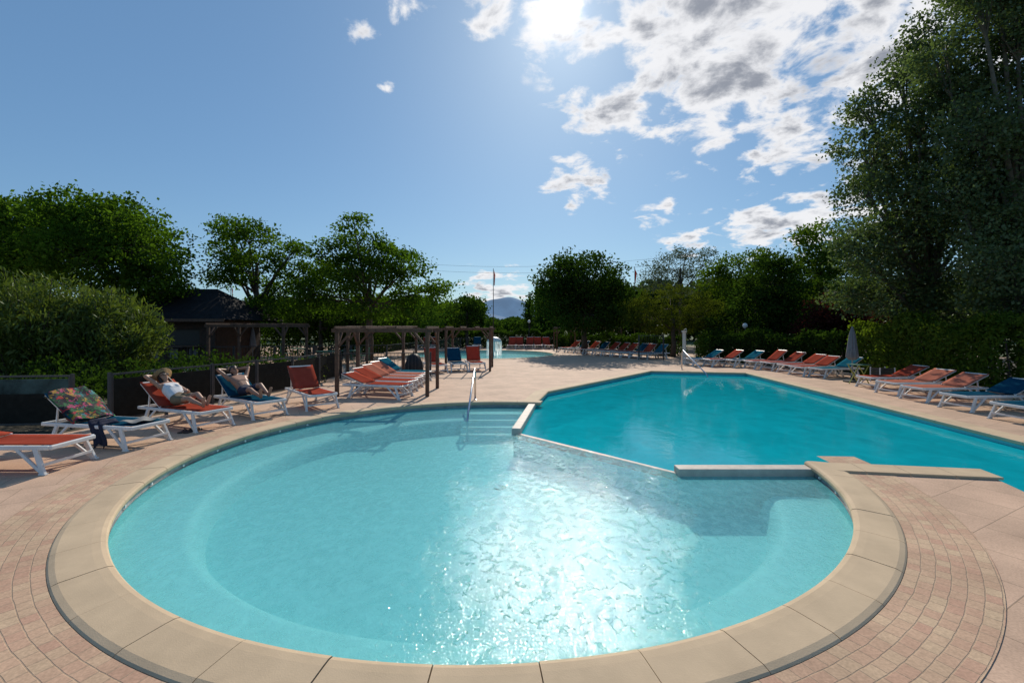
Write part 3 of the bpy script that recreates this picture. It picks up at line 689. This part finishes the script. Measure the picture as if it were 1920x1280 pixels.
for (px,py) in [(610,684),(655,682),(560,676)]:
    x,y=G(px,py); dtable(x,y,['green round table at the left of the terrace chairs','green round table nearest the pergola post','far green round table by the terrace fence'][k])
    for j,(dx,dy,rz) in enumerate([(.75,.1,-1.6),(-.75,0,1.6),(0.1,.8,0)]):
        dchair(x+dx,y+dy,rz,M['green'] if (j+k)%2 else M['darkmetal'],['chair right of the ','chair left of the ','chair behind the '][j]+['left green terrace table','green table near the pergola post','far green table by the fence'][k])
    k+=1
t=empty('covered_parasol_base',(*G(776,703),0),0,'black covered heap standing behind the teal lounger','covered object')
mb=MB(); mb.lathe([(.36,0),(.38,.1),(.34,.5),(.24,.78),(.14,.86),(.02,.9)],n=24,wob=.06,nw=7); mb.build('cover',M['blackcover'],t,smooth=True)
mb=MB(); mb.tube([(0,0,.85),(0,0,1.0)],.03,8); mb.build('pole',M['darkmetal'],t)
def parasol(px,py,h,label,m):
    x,y=G(px,py); t=empty('closed_parasol',(x,y,0),0,label,'parasol','closed grey parasols')
    mb=MB(); mb.lathe([(.28,0),(.28,.05),(.08,.08),(.04,.25)],n=20); mb.build('base',M['darkmetal'],t)
    mb=MB(); mb.tube([(0,0,.1),(0,0,h)],.022,8); mb.build('pole',M['steel'],t)
    mb=MB(); mb.lathe([(.09,h*.40),(.17,h*.45),(.145,h*.56),(.12,h*.68),(.085,h*.85),(.025,h*.985),(.008,h)],n=40,wob=.2,nw=8); mb.build('canopy',m,t,smooth=True)
parasol(1598,716,2.0,'closed grey parasol standing by the right hedge',M['canvas'])
parasol(474,676,1.95,'closed grey parasol on the terrace before the kiosk',M['canvas'])
x,y=G(1600,717); t=empty('folding_table',(x-.15,y-.45,0),.2,'small yellow-green folding table under the closed parasol','table')
mb=MB(); mb.box((0,0,.68),(.5,.5,.025)); mb.build('tabletop',M['green'],t,bevel=.01)
for s in(-1,1):
    mb=MB(); mb.bar((-.22,s*.2,.66),(.22,s*.2,0),.025); mb.build('leg',M['yellow'],t)
    mb=MB(); mb.bar((.22,s*.17,.66),(-.22,s*.17,0),.025); mb.build('leg',M['yellow'],t)
x,y=G(1283,682); t=empty('shower_column',(x,y,0),0,'pale shower column at the far side of the large pool','column')
mb=MB(); mb.lathe([(.16,0),(.16,.08),(.10,.12),(.09,1.65),(.13,1.7),(.14,1.78)],n=18); mb.build('shaft',M['cream'],t,smooth=False)
mb=MB(); mb.tube([(0,0,1.78),(0,0,1.86),(0,-.25,1.88),(0,-.3,1.82)],.015,8); mb.build('shower_arm',M['rail'],t)
mb=MB(); mb.lathe([(.26,0),(.26,.04)],n=20); mb.build('base',M['stone'],t)
x,y=G(1663,722); t=empty('storage_crate',(x+.5,y+.8,0),0,'small grey slatted crate between loungers and hedge','crate')
mb=MB(); 
for k in range(6): mb.box((0,-.2,.08+k*.08),(.5,.02,.05)); mb.box((0,.2,.08+k*.08),(.5,.02,.05)); mb.box((-.25,0,.08+k*.08),(.02,.4,.05)); mb.box((.25,0,.08+k*.08),(.02,.4,.05))
mb.build('slats',M['darkmetal'],t)
for sx in(-1,1):
    for sy in(-1,1): mb=MB(); mb.box((sx*.262,sy*.213,.27),(.03,.03,.54)); mb.build('corner_post',M['white'],t)
def lamp(px,Y,h,label):
    t=empty('lamp_post',(AX(px,Y),Y,0),0,label,'lamp','lamp posts'); mb=MB(); mb.tube([(0,0,0),(0,0,h)],[.05,.03],8); mb.build('pole',M['darkmetal'],t)
    mb=MB(); mb.lathe([(.05,h),(.12,h+.08),(.14,h+.16),(.10,h+.26),(.02,h+.3)],n=16); mb.build('globe',M['white'],t,smooth=True)
lamp(1397,26,1.9,'lamp post with white globe before the dark right trees')
lamp(992,42,2.3,'lamp post with white globe near the far fence')
fx,fy=-1.25,32.0
t=empty('water_mushroom',(fx,fy,-.05),0,'white water mushroom fountain in the paddling pool','fountain')
mb=MB(); mb.tube([(0,0,-.15),(0,0,1.3)],.09,12); mb.build('stem',M['white'],t,smooth=True)
mb=MB(); mb.lathe([(.10,1.02),(.50,.98),(.52,1.02),(.45,1.16),(.28,1.28),(.02,1.34)],n=28); mb.build('cap',M['white'],t,smooth=True)
m,nt,N,L_=newmat('falling_water'); N.remove(N['Principled BSDF'])
tr=N.new('ShaderNodeBsdfTransparent'); df=N.new('ShaderNodeBsdfTranslucent'); df.inputs[0].default_value=(.9,.94,.96,1); nn=N.new('ShaderNodeTexNoise'); nn.inputs['Scale'].default_value=14
tcc=N.new('ShaderNodeTexCoord'); mpp=N.new('ShaderNodeMapping'); mpp.inputs['Scale'].default_value=(1,1,.12); L_.new(tcc.outputs['Object'],mpp.inputs[0]); L_.new(mpp.outputs[0],nn.inputs['Vector'])
mrr=N.new('ShaderNodeMapRange'); mrr.inputs['From Min'].default_value=.35; mrr.inputs['From Max'].default_value=.6; mrr.inputs['To Max'].default_value=.85; L_.new(nn.outputs['Fac'],mrr.inputs[0])
mxx=N.new('ShaderNodeMixShader'); L_.new(mrr.outputs[0],mxx.inputs[0]); L_.new(tr.outputs[0],mxx.inputs[1]); L_.new(df.outputs[0],mxx.inputs[2]); L_.new(mxx.outputs[0],N['Material Output'].inputs[0])
mb=MB(); mb.grid(lambda u,v:((.53+.03*v)*math.cos(6.283*u),(.53+.03*v)*math.sin(6.283*u),1.0-1.0*v),32,6); mb.build('water_curtain',m,t,smooth=True)
def flagpole(px,Y,topy,label,s=1):
    h=AZ(topy,Y); t=empty('flagpole',(AX(px,Y),Y,0),0,label,'flagpole','flagpoles with red flags')
    mb=MB(); mb.tube([(0,0,0),(0,0,h)],[.045,.022],8); mb.build('pole',M['wood'],t)
    mb=MB(); mb.grid(lambda u,v:(s*(.04+.14*u*(1-.5*v)),.08*math.sin(5*u+3*v),h-.1-1.4*v-.5*u*(1-v)),5,8); mb.build('flag',M['flag'],t,smooth=True)
flagpole(925,40,503,'tall flagpole with drooping red flag above the paddling pool')
flagpole(1190,42,500,'flagpole with red flag behind the dark round tree')
flagpole(433,30,535,'short flagpole with red flag behind the kiosk roof')
for k,(px,py,s) in enumerate([(345,742,.3),(368,738,.22)]):
    x,y=G(px,py); x-=.5; y+=.8; t_=MB(); t_.lathe([(.6*s,0),(s,.4*s),(.95*s,.9*s),(.6*s,1.35*s),(.05,1.5*s)],n=14,wob=.1,nw=3); 
    t_.v=[(x+v[0]*(1+.1*math.sin(9*v[2])),y+v[1],v[2]) for v in t_.v]; tag(t_.build('boulder',M['stone'],smooth=True),['larger pale boulder in the planting bed behind the sunbathers','smaller pale boulder in the planting bed behind the sunbathers'][k],'boulder')
for k,(dz) in enumerate([0,.8]):
    mb=MB(); a=Vector((AX(700,62),62,10.2+dz)); b=Vector((AX(1330,52),52,9.6+dz)); pts=[a.lerp(b,i/14)+Vector((0,0,-1.2*math.sin(math.pi*i/14))) for i in range(15)]
    mb.tube(pts,.012,5); tag(mb.build('power_cable',M['darkmetal']),['lower','upper'][k]+' thin overhead cable crossing the sky above the flagpole','cable','overhead cables')

# ---------------------------------------------------------------- vegetation
def leafmesh(name,cent,m,parent,l,w,up=0.0,tagk=None,dirs=None):
    n=len(cent)
    d=rng.normal(size=(n,3)); 
    if dirs is not None: d=d*.55+dirs
    d[:,2]+=up; d/=np.linalg.norm(d,axis=1)[:,None]
    e=rng.normal(size=(n,3)); e-=d*(e*d).sum(1)[:,None]; e/=np.linalg.norm(e,axis=1)[:,None]
    s=rng.uniform(.6,1.3,size=(n,1)); L=l*s/2; Wd=w*s/2
    v=np.empty((n,4,3),dtype=np.float32); v[:,0]=cent-d*L; v[:,1]=cent+e*Wd; v[:,2]=cent+d*L; v[:,3]=cent-e*Wd
    me=bpy.data.meshes.new(name); me.vertices.add(n*4); me.vertices.foreach_set('co',v.reshape(-1))
    me.loops.add(n*4); me.loops.foreach_set('vertex_index',np.arange(n*4,dtype=np.int32))
    me.polygons.add(n); me.polygons.foreach_set('loop_start',np.arange(0,n*4,4,dtype=np.int32)); 
    me.update(calc_edges=True); me.validate()
    me.materials.append(m); o=bpy.data.objects.new(name,me); COL.objects.link(o)
    if parent: o.parent=parent
    return o
def crownpts(blobs,dens,cl,inner=.45,per=22):
    out=[];dirs=[];tips=[]
    for (cx,cy,cz,rx,ry,rz,n) in blobs:
        nc=max(4,int(n*dens/per))
        u=rng.normal(size=(nc,3)); u/=np.linalg.norm(u,axis=1)[:,None]
        rr=(inner+(1.10-inner)*rng.random((nc,1))**.6)*rng.uniform(.82,1.16,(nc,1))
        c=np.array([cx,cy,cz])+u*rr*np.array([rx,ry,rz]); tips.append(c[:max(2,nc//10)])
        p=np.repeat(c,per,axis=0)+rng.normal(size=(nc*per,3))*np.array([cl,cl,cl*.55])
        out.append(p); dirs.append(np.repeat(u,per,axis=0))
    return np.concatenate(out),np.concatenate(dirs),tips
def tree(name,label,cat,group,px,Y,pb,lm,dens=1.0,leaf=.16,cl=.32,trunk=.2,bark='bark',per=22,base=0,up=0,inner=.45,lw=.6):
    leaf*=1.10; dens*=1.12; lw*=1.05
    x0=AX(px,Y); t=empty(name,(x0,Y,base),0,label,cat,group)
    B=[]; xs=[AX(b[0],Y) for b in pb]; wid=(max(xs)-min(xs))/2+.5
    for b in pb:
        cx=AX(b[0],Y)-x0; cz=AZ(b[1],Y)-base; rx=b[2]/F*Y; rz=b[3]/F*Y
        dy=random.uniform(-.45,.45)*wid*.9
        B.append((cx,dy,cz,rx,(rx+rz)/2*1.0,rz,b[2]*b[3]))
    P,D,T=crownpts(B,dens,cl,inner,per)
    P[:,2]=np.maximum(P[:,2],.05)
    leafmesh('crown',P,lm,t,leaf,leaf*lw,up=up,dirs=D*.5)
    mb=MB(); zt=sum(b[2] for b in B)/len(B); zl=min(b[2]-b[5] for b in B)
    fork=max(.8,zl*.9+.2) if zl>0.5 else max(.6,zt*.35)
    mb.tube([(0,0,0),(.05,0,fork*.5),(0,.03,fork),(.05,0,zt)],[trunk*1.25,trunk,trunk*.85,trunk*.45],9)
    for b,tp in zip(B,T):
        c=Vector(b[:3]); s=Vector((0,0,fork+random.uniform(0,max(.1,zt-fork)*.5)))
        mid=s.lerp(c,.5)+Vector((0,0,.25*random.random())); mb.tube([s,mid,c],[trunk*.42,trunk*.28,trunk*.12],6)
        for q in tp[:14]: mb.tube([c.lerp(mid,.35),Vector(q).lerp(c,.4)+Vector((0,0,.1)),Vector(q)],[trunk*.12,trunk*.08,trunk*.03],4,cap=False)
    mb.build('trunk',M[bark],t,smooth=True)
    return t
gt='broad trees behind the terrace'
tree('broad_tree','dark spreading tree at the far left edge behind the oleander','tree',gt,40,26,[(-60,470,110,90),(50,425,80,55),(0,405,60,35),(100,460,70,70),(30,520,100,45),(-100,420,80,60)],L_locust,.85,.19,.36,.25)
tree('broad_tree','broad leafy tree above the oleander, second from the left','tree',gt,235,24,[(215,425,75,50),(285,470,60,55),(200,490,85,55),(145,395,50,30),(315,525,50,35),(245,540,85,30),(180,400,55,35),(130,450,50,50),(240,460,70,50)],L_locust,.88,.18,.32,.25)
tree('locust_tree','open-crowned locust tree rising behind the dark kiosk roof','tree','open-crowned locust trees',480,28,[(430,430,38,22),(480,445,48,30),(530,475,40,26),(470,505,65,28),(398,462,22,18),(520,545,55,32),(425,520,32,20),(560,465,18,12),(550,510,36,26),(440,480,40,20),(500,580,60,22)],L_locust,1.05,.17,.26,.2)
tree('locust_tree','layered locust tree with a pointed top behind the pergola','tree','open-crowned locust trees',692,27,[(675,428,30,16),(690,455,42,20),(645,480,48,22),(725,482,50,22),(775,508,46,18),(605,510,50,28),(690,525,80,28),(825,540,34,11),(785,552,60,20),(615,560,70,32),(720,580,80,24),(760,470,26,10),(640,445,18,10),(570,550,30,30),(680,500,60,22)],L_locust,1.1,.17,.24,.2)
tree('small_tree','low leafy tree filling the gap below the layered locust tree','tree','low trees behind the terrace',600,31,[(560,590,50,28),(620,595,50,26),(700,600,60,22),(770,598,50,22)],L_dark,1.4,.2,.34,.15)
gh='trees beyond the paddling pool'
tree('small_tree','small dark tree left of the tall flagpole','tree',gh,875,42,[(872,590,30,30),(897,582,16,22),(884,570,18,16)],L_dark,1.6,.22,.3,.15)
tree('small_tree','low dark tree beside the layered locust tree','tree',gh,835,44,[(835,592,24,26),(850,580,14,14),(815,600,20,20)],L_yellow,1.6,.22,.3,.15)
tree('conifer','slim dark conifer right of the distant mountain','tree',gh,994,50,[(994,600,13,20),(994,580,9,18),(994,562,5,14)],L_dark,4,.2,.2,.12)
tree('round_tree','dense dark round-crowned tree right of the mountain view','tree','trees across the far side',1095,34,[(1095,520,65,42),(1045,560,45,45),(1140,560,42,48),(1035,525,28,26),(1100,590,75,35),(1150,522,25,20),(1070,500,35,22),(1095,555,75,45)],L_dark,1.3,.2,.3,.22)
tree('clipped_tree','low clipped olive-green umbrella-shaped tree by the pergolas','tree','trees across the far side',1262,30,[(1260,575,78,36),(1215,590,42,28),(1312,592,38,26),(1260,600,80,24)],L_olive,2.6,.12,.12,.15,inner=.8,lw=.42)
tree('silver_tree','pale grey-green tree rising behind the clipped tree','tree','trees across the far side',1275,46,[(1270,500,46,26),(1225,510,26,18),(1320,490,20,22),(1280,475,20,12),(1270,535,70,24)],L_silver,1.6,.2,.32,.2,lw=.4)
tree('leafy_tree','fresh green leafy tree behind the clipped tree','tree','trees across the far side',1385,38,[(1380,505,50,30),(1340,525,32,30),(1400,560,60,45),(1425,485,24,16)],L_yellow,1.5,.2,.32,.2)
tree('leafy_tree','dark leafy tree in front of the fresh green ones','tree','trees across the far side',1450,28,[(1440,530,45,40),(1415,580,42,48),(1480,540,40,50),(1465,600,60,40),(1450,490,22,18)],L_dark,1.5,.17,.3,.2)
tree('leafy_tree','fresh green tree showing left of the tall poplars','tree','trees across the far side',1540,34,[(1535,460,40,40),(1512,440,20,18),(1520,510,45,45),(1570,520,50,50)],L_yellow,1.3,.2,.34,.2)
tree('purple_shrub','purple-leaved shrub beneath the tall poplars','shrub','shrubs on the right',1565,23,[(1560,588,48,32),(1530,618,32,24),(1602,615,36,24),(1560,640,70,25)],L_red,1.5,.14,.25,.08)
gp='tall poplars on the right'
tree('poplar_tree','tall silver-green poplar leaning over the right loungers','tree',gp,1740,18,[(1725,80,36,46),(1690,135,40,42),(1758,170,62,55),(1625,205,38,36),(1668,245,58,48),(1595,290,45,36),(1770,300,76,60),(1688,345,82,50),(1580,375,42,38),(1790,415,86,70),(1648,445,92,48),(1580,475,38,32),(1760,515,102,65),(1678,560,80,42),(1605,555,40,32),(1820,590,75,45),(1712,270,52,50),(1720,430,80,60),(1640,330,36,26),(1620,515,42,28)],L_poplar,.92,.12,.21,.25,'palebark',inner=.3,per=26)
tree('poplar_tree','taller poplar at the right edge, cut by the frame','tree',gp,1925,14.5,[(1785,10,52,50),(1840,-60,82,78),(1960,-40,110,110),(1870,50,70,62),(1780,100,50,48),(1840,155,70,56),(1945,150,96,86),(1820,250,65,52),(1905,290,90,75),(1805,345,56,48),(1980,330,100,100),(1872,410,86,66),(1960,470,100,86),(1838,490,66,53),(1900,560,106,56),(1990,600,90,70)],L_poplar,.85,.105,.20,.25,'palebark',inner=.3,per=26)
tree('round_shrub','small round shrub beside the gate panels','shrub','shrubs on the right',1330,27,[(1330,640,20,17),(1318,650,14,14)],L_hedge,3,.1,.14,.04)
def hedge(name,label,a,b,h,w,lm,n,leaf=.12,group='clipped hedges',noise=.12):
    n=int(n*1.5); leaf*=1.1
    A=np.array(a);Bv=np.array(b); t=empty(name,((a[0]+b[0])/2,(a[1]+b[1])/2,0),0,label,'hedge',group)
    mid=(A+Bv)/2; d=(Bv-A); Ln=np.linalg.norm(d); d/=Ln; nrm=np.array([-d[1],d[0]])
    u=rng.random(n); side=rng.random(n); s=(u-.5)*Ln; hh=h*(1+noise*np.sin(s*1.7+1)+noise*.6*np.sin(s*4.1))
    z=rng.random(n)*hh; q=np.where(rng.random(n)<.5,-1,1)*w/2*(1+.15*np.sin(s*3+z*4))
    top=side<.25; z=np.where(top,hh,z); q=np.where(top,(rng.random(n)-.5)*w,q)
    P=np.stack([d[0]*s+nrm[0]*q,d[1]*s+nrm[1]*q,z],1)+rng.normal(size=(n,3))*.09; P[:,2]=np.maximum(P[:,2],.04)
    leafmesh('foliage',P,lm,t,leaf,leaf*.5,up=.4)
    mb=MB(); 
    for k in range(int(Ln/.5)):
        x=(k+.5)*.5-Ln/2; c=Vector((d[0]*x,d[1]*x,0)); mb.tube([c,c+Vector((.05,0,h*.4)),c+Vector((0,.06,h*.85))],[.04,.03,.015],5)
    mb.build('stems',M['bark'],t); return t
hedge('laurel_hedge','bright laurel hedge behind the near right loungers',(14.4,13.0),(15.0,19.5),2.0,.9,L_hedge,16000)
hedge('laurel_hedge','laurel hedge continuing at the right frame edge',(13.9,6.5),(14.3,12.2),2.0,.9,L_hedge,14000)
hedge('low_hedge','dark hedge behind the right lounger row',(14.9,20.2),(12.0,28.5),1.5,1.0,L_dark,12000,.14)
hedge('low_hedge','dark hedge between the far loungers and the pergolas',(11.5,31),(4.5,42),1.2,1.0,L_dark,9000,.16)
hedge('low_hedge','dark hedge beyond the paddling pool fence',(5,43),(-9,43.5),1.5,1.0,L_dark,9000,.2)
hedge('low_hedge','dark hedge along the far side of the terrace',(-9.5,44),(-11,30),1.6,1.0,L_dark,9000,.18)
hedge('low_hedge','dark hedge behind the kiosk terrace',(-11,31.5),(-31,32),1.9,1.0,L_dark,10000,.18)
hedge('low_hedge','dark hedge behind the shower column',(12.0,29),(30,30),2.6,1.4,L_dark,9000,.2)
def oleander():
    t=empty('oleander_bush',(-14.4,13.6,0),0,'large oleander bush with upright narrow leaves on the left','shrub')
    pts=[];dirs=[];mb=MB()
    for (bx,by,rad,hh,n) in [(.2,0,2.5,3.6,460),(1.9,.4,1.7,3.1,260),(-2.4,.2,2.2,3.6,250),(-4.4,0,2.0,3.3,110)]:
        for i in range(n):
            a=random.uniform(0,6.283); r=math.sqrt(random.random()); 
            ht=hh*(.40+.63*math.sqrt(max(0,1-r*r*.92)))*random.uniform(.80,1.02)
            b=Vector((bx+.45*rad*r*math.cos(a),by+.45*rad*r*math.sin(a),0)); e=Vector((bx+rad*r*math.cos(a),by+rad*r*math.sin(a),ht))
            c=b.lerp(e,.5)+Vector((0,0,.15*ht)); 
            if i%3==0: mb.tube([b,c,e],[.02,.014,.006],4,cap=False)
            for k in range(60):
                s=.06+.94*random.random()**.8; p=(1-s)**2*b+2*s*(1-s)*c+s*s*e
                dd=(2*(1-s)*(c-b)+2*s*(e-c)).normalized()
                pts.append((p.x+random.gauss(0,.09),p.y+random.gauss(0,.09),max(.1,p.z+random.gauss(0,.06)))); dirs.append((dd.x*.9,dd.y*.9,dd.z*.75))
    leafmesh('foliage',np.array(pts),L_oleander,t,.20,.045,dirs=np.array(dirs))
    mb.build('stems',M['bark'],t)
oleander()
def shrub(x,y,r,h,lm,label,group,n=1500,leaf=.09):
    t=empty('low_shrub',(x,y,0),0,label,'shrub',group)
    P,D,T=crownpts([(0,0,h*.55,r,r,h*.5,n)],1,.10,.5,15); P[:,2]=np.maximum(P[:,2],.03); leafmesh('foliage',P,lm,t,leaf,leaf*.5,dirs=D,up=.3)
    mb=MB()
    for k in range(7):
        a=k*.9; mb.tube([(0,0,0),(r*.4*math.cos(a),r*.4*math.sin(a),h*.4),(r*.7*math.cos(a),r*.7*math.sin(a),h*.75)],[.018,.012,.006],4)
    mb.build('stems',M['bark'],t)
names=['dark shrub behind the tropical towel lounger','dark shrub left of the person in the straw hat','dark shrub behind the person in the straw hat','dark shrub behind the person in dark shorts','dark shrub between the sunbathers and the pergola','pale shrub beside the first pergola post','low dark shrub behind the nearest lounger','dark shrub at the foot of the oleander','dark shrub beneath the left pergola']
for i,(x,y,r,h,lm) in enumerate([(-9.4,9.9,.7,1.0,L_dark),(-8.9,10.9,.6,1.15,L_dark),(-8.7,12.2,.7,1.1,L_dark),(-8.2,13.3,.6,1.1,L_dark),(-7.9,15.0,.6,1.0,L_dark),(-7.2,16.2,.5,.8,L_oleander),(-11.2,9.8,.8,1.0,L_dark),(-11.4,11.6,.9,1.2,L_dark),(-10.2,14.5,.9,1.2,L_dark)]):
    shrub(x,y,r,h,lm,names[i],'low shrubs in the left planting bed')
P=[]
def wood(x0,x1,Y0,Y1,top,n,low=0):
    px=rng.uniform(x0,x1,n); Y=rng.uniform(Y0,Y1,n); X=(px-960)/F*Y
    hh=(H+(612-top)/F*Y)*(1+.16*np.sin(X*.35+Y)+.1*np.sin(X*.9+1.3))
    P.append(np.stack([X,Y,hh*np.sqrt(rng.random(n))],1))
wood(-200,908,62,72,572,32000); wood(1005,2100,60,72,545,40000); wood(900,1010,120,170,600,6000)
o=leafmesh('distant_wood',np.concatenate(P),L_dark,None,.9,.6); tag(o,'dark band of distant woodland along the horizon','wood',kind='stuff')
def hill(name,cxpx,Y,wpx,toppx,m,label,seed,pw=.75):
    mb=MB(); w=wpx/F*Y; h=(612-toppx)/F*Y; X0=AX(cxpx,Y)
    def fn(u,v):
        x=(u-.5)*2; y=(v-.5)*2; r=math.sqrt(x*x+y*y)
        z=h*(.5+.5*math.cos(math.pi*min(1,r)))**pw*(1+.04*math.sin(8*x+seed)+.015*math.sin(23*x+5*y))
        return (X0+x*w,Y+y*w*.5,z-2)
    mb.grid(fn,100,30); tag(mb.build(name,m,smooth=True),label,'hill',kind='structure')
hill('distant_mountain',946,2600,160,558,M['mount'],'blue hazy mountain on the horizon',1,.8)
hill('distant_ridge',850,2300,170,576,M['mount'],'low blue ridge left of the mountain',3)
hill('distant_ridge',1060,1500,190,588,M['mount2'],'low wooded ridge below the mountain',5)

# ---------------------------------------------------------------- sky
SE=R(34.6); SA=R(6)
sd=Vector((math.sin(SA)*math.cos(SE),math.cos(SA)*math.cos(SE),math.sin(SE)))
w=bpy.data.worlds.new('World'); scene.world=w; w.use_nodes=True; nt=w.node_tree; N=nt.nodes; L=nt.links
bg=N['Background']; bg.inputs[1].default_value=1.0
sky=N.new('ShaderNodeTexSky'); sky.sky_type='NISHITA'; sky.sun_disc=False; sky.sun_elevation=SE; sky.sun_rotation=SA; sky.air_density=1.0; sky.dust_density=.4; sky.ozone_density=2.0
skm=N.new('ShaderNodeVectorMath'); skm.operation='MULTIPLY_ADD'; skm.inputs[1].default_value=(.044,.053,.055); skm.inputs[2].default_value=(.06,.128,.240); L.new(sky.outputs[0],skm.inputs[0])
tc=N.new('ShaderNodeTexCoord'); D=N.new('ShaderNodeVectorMath'); D.operation='NORMALIZE'; L.new(tc.outputs['Generated'],D.inputs[0])
def pdir(px,py): return Vector(((px-960)/F,1,(HY-py)/F)).normalized()
def math_(op,a,b=None,c=None):
    n=N.new('ShaderNodeMath'); n.operation=op
    for i,x in enumerate((a,b,c)):
        if x is None: continue
        if isinstance(x,(int,float)): n.inputs[i].default_value=x
        else: L.new(x,n.inputs[i])
    return n.outputs[0]
cov=None
blobs=[(1340,40,.28,1.02),(1180,45,.20,1.0),(1150,200,.14,.96),(1370,170,.20,1.05),(1470,60,.22,1.02),(1660,10,.22,.94),(1475,250,.12,.92),(1440,300,.07,.85),(1090,325,.10,.93),(1068,385,.035,.78),(775,10,.06,.82),(925,20,.07,.85),(722,165,.035,.66),(1440,430,.12,.90),(1530,400,.13,.9),(1250,378,.055,.74),(1235,413,.055,.72),(1290,455,.06,.78),(930,545,.10,.88),(1640,130,.17,.9),(1040,50,.11,.92),(680,55,.04,.66),(1250,130,.13,.95)]
sc=N.new('ShaderNodeVectorMath'); sc.operation='MULTIPLY'; sc.inputs[1].default_value=(1,1,1.45); L.new(D.outputs[0],sc.inputs[0])
for px,py,r,s in blobs:
    c=pdir(px,py); n=N.new('ShaderNodeVectorMath'); n.operation='DISTANCE'; L.new(sc.outputs[0],n.inputs[0]); n.inputs[1].default_value=(c.x,c.y,c.z*1.45)
    mr=N.new('ShaderNodeMapRange'); mr.inputs['From Min'].default_value=r*1.25; mr.inputs['From Max'].default_value=r*.1; mr.inputs['To Min'].default_value=0; mr.inputs['To Max'].default_value=s; L.new(n.outputs['Value'],mr.inputs[0])
    cov=mr.outputs[0] if cov is None else math_('MAXIMUM',cov,mr.outputs[0])
sx=N.new('ShaderNodeSeparateXYZ'); L.new(D.outputs[0],sx.inputs[0])
zz=math_('ADD',math_('MAXIMUM',sx.outputs[2],0.0),.22)
cp=N.new('ShaderNodeCombineXYZ'); L.new(math_('DIVIDE',sx.outputs[0],zz),cp.inputs[0]); L.new(math_('DIVIDE',sx.outputs[1],zz),cp.inputs[1])
n1=N.new('ShaderNodeTexNoise'); n1.inputs['Scale'].default_value=6.2; n1.inputs['Detail'].default_value=11; n1.inputs['Roughness'].default_value=.60; n1.inputs['Distortion'].default_value=.25; L.new(cp.outputs[0],n1.inputs['Vector'])
of=N.new('ShaderNodeVectorMath'); of.operation='ADD'; of.inputs[1].default_value=(3.3,1.7,0); L.new(cp.outputs[0],of.inputs[0])
n2=N.new('ShaderNodeTexNoise'); n2.inputs['Scale'].default_value=5.0; n2.inputs['Detail'].default_value=8; n2.inputs['Roughness'].default_value=.55; L.new(of.outputs[0],n2.inputs['Vector'])
d0=math_('ADD',math_('MULTIPLY',math_('SUBTRACT',n1.outputs['Fac'],.5),4.6),math_('SUBTRACT',math_('MULTIPLY',cov,1.55),.76))
mr=N.new('ShaderNodeMapRange'); mr.interpolation_type='SMOOTHSTEP'; mr.inputs['From Min'].default_value=-.08; mr.inputs['From Max'].default_value=.55; L.new(d0,mr.inputs[0])
gate=N.new('ShaderNodeMapRange'); gate.inputs['From Min'].default_value=0; gate.inputs['From Max'].default_value=.3; L.new(cov,gate.inputs[0])
dens=math_('MULTIPLY',mr.outputs[0],gate.outputs[0])
thick=N.new('ShaderNodeMapRange'); thick.interpolation_type='SMOOTHSTEP'; thick.inputs['From Min'].default_value=.45; thick.inputs['From Max'].default_value=1.45; L.new(math_('ADD',d0,math_('MULTIPLY',math_('SUBTRACT',n2.outputs['Fac'],.5),2.6)),thick.inputs[0])
dot=N.new('ShaderNodeVectorMath'); dot.operation='DOT_PRODUCT'; L.new(D.outputs[0],dot.inputs[0]); dot.inputs[1].default_value=sd
dp=math_('MAXIMUM',dot.outputs['Value'],0.0)
cc=N.new('ShaderNodeMixRGB'); L.new(thick.outputs[0],cc.inputs[0]); cc.inputs[1].default_value=(.90,.90,.92,1); cc.inputs[2].default_value=(.29,.31,.36,1)
mx=N.new('ShaderNodeMixRGB'); L.new(math_('MULTIPLY',dens,.96),mx.inputs[0]); L.new(skm.outputs[0],mx.inputs[1]); L.new(cc.outputs[0],mx.inputs[2])
halo=math_('ADD',math_('MULTIPLY',math_('POWER',dp,2600.0),1.2),math_('ADD',math_('MULTIPLY',math_('POWER',dp,220.0),.12),math_('MULTIPLY',math_('POWER',dp,20.0),.02)))
hv=N.new('ShaderNodeCombineXYZ'); L.new(halo,hv.inputs[0]); L.new(halo,hv.inputs[1]); L.new(halo,hv.inputs[2])
ad=N.new('ShaderNodeVectorMath'); ad.operation='ADD'; L.new(mx.outputs[0],ad.inputs[0]); L.new(hv.outputs[0],ad.inputs[1])
L.new(ad.outputs[0],bg.inputs[0])

sl=bpy.data.lights.new('sun','SUN'); sl.energy=4.1; sl.angle=R(.5); sl.color=(1,.90,.77)
so=bpy.data.objects.new('sun',sl); COL.objects.link(so); so.rotation_mode='QUATERNION'; so.rotation_quaternion=sd.to_track_quat('Z','Y'); so.location=(0,0,20)

cam=bpy.data.cameras.new('camera'); cam.sensor_width=36; cam.lens=F/1920*36; cam.shift_y=-28/1920; cam.clip_end=12000; cam.clip_start=.05
co=bpy.data.objects.new('camera',cam); COL.objects.link(co); co.location=(0,0,H); co.rotation_euler=(R(90),0,0); scene.camera=co
scene.view_settings.view_transform='Standard'; scene.view_settings.look='None'; scene.view_settings.exposure=0
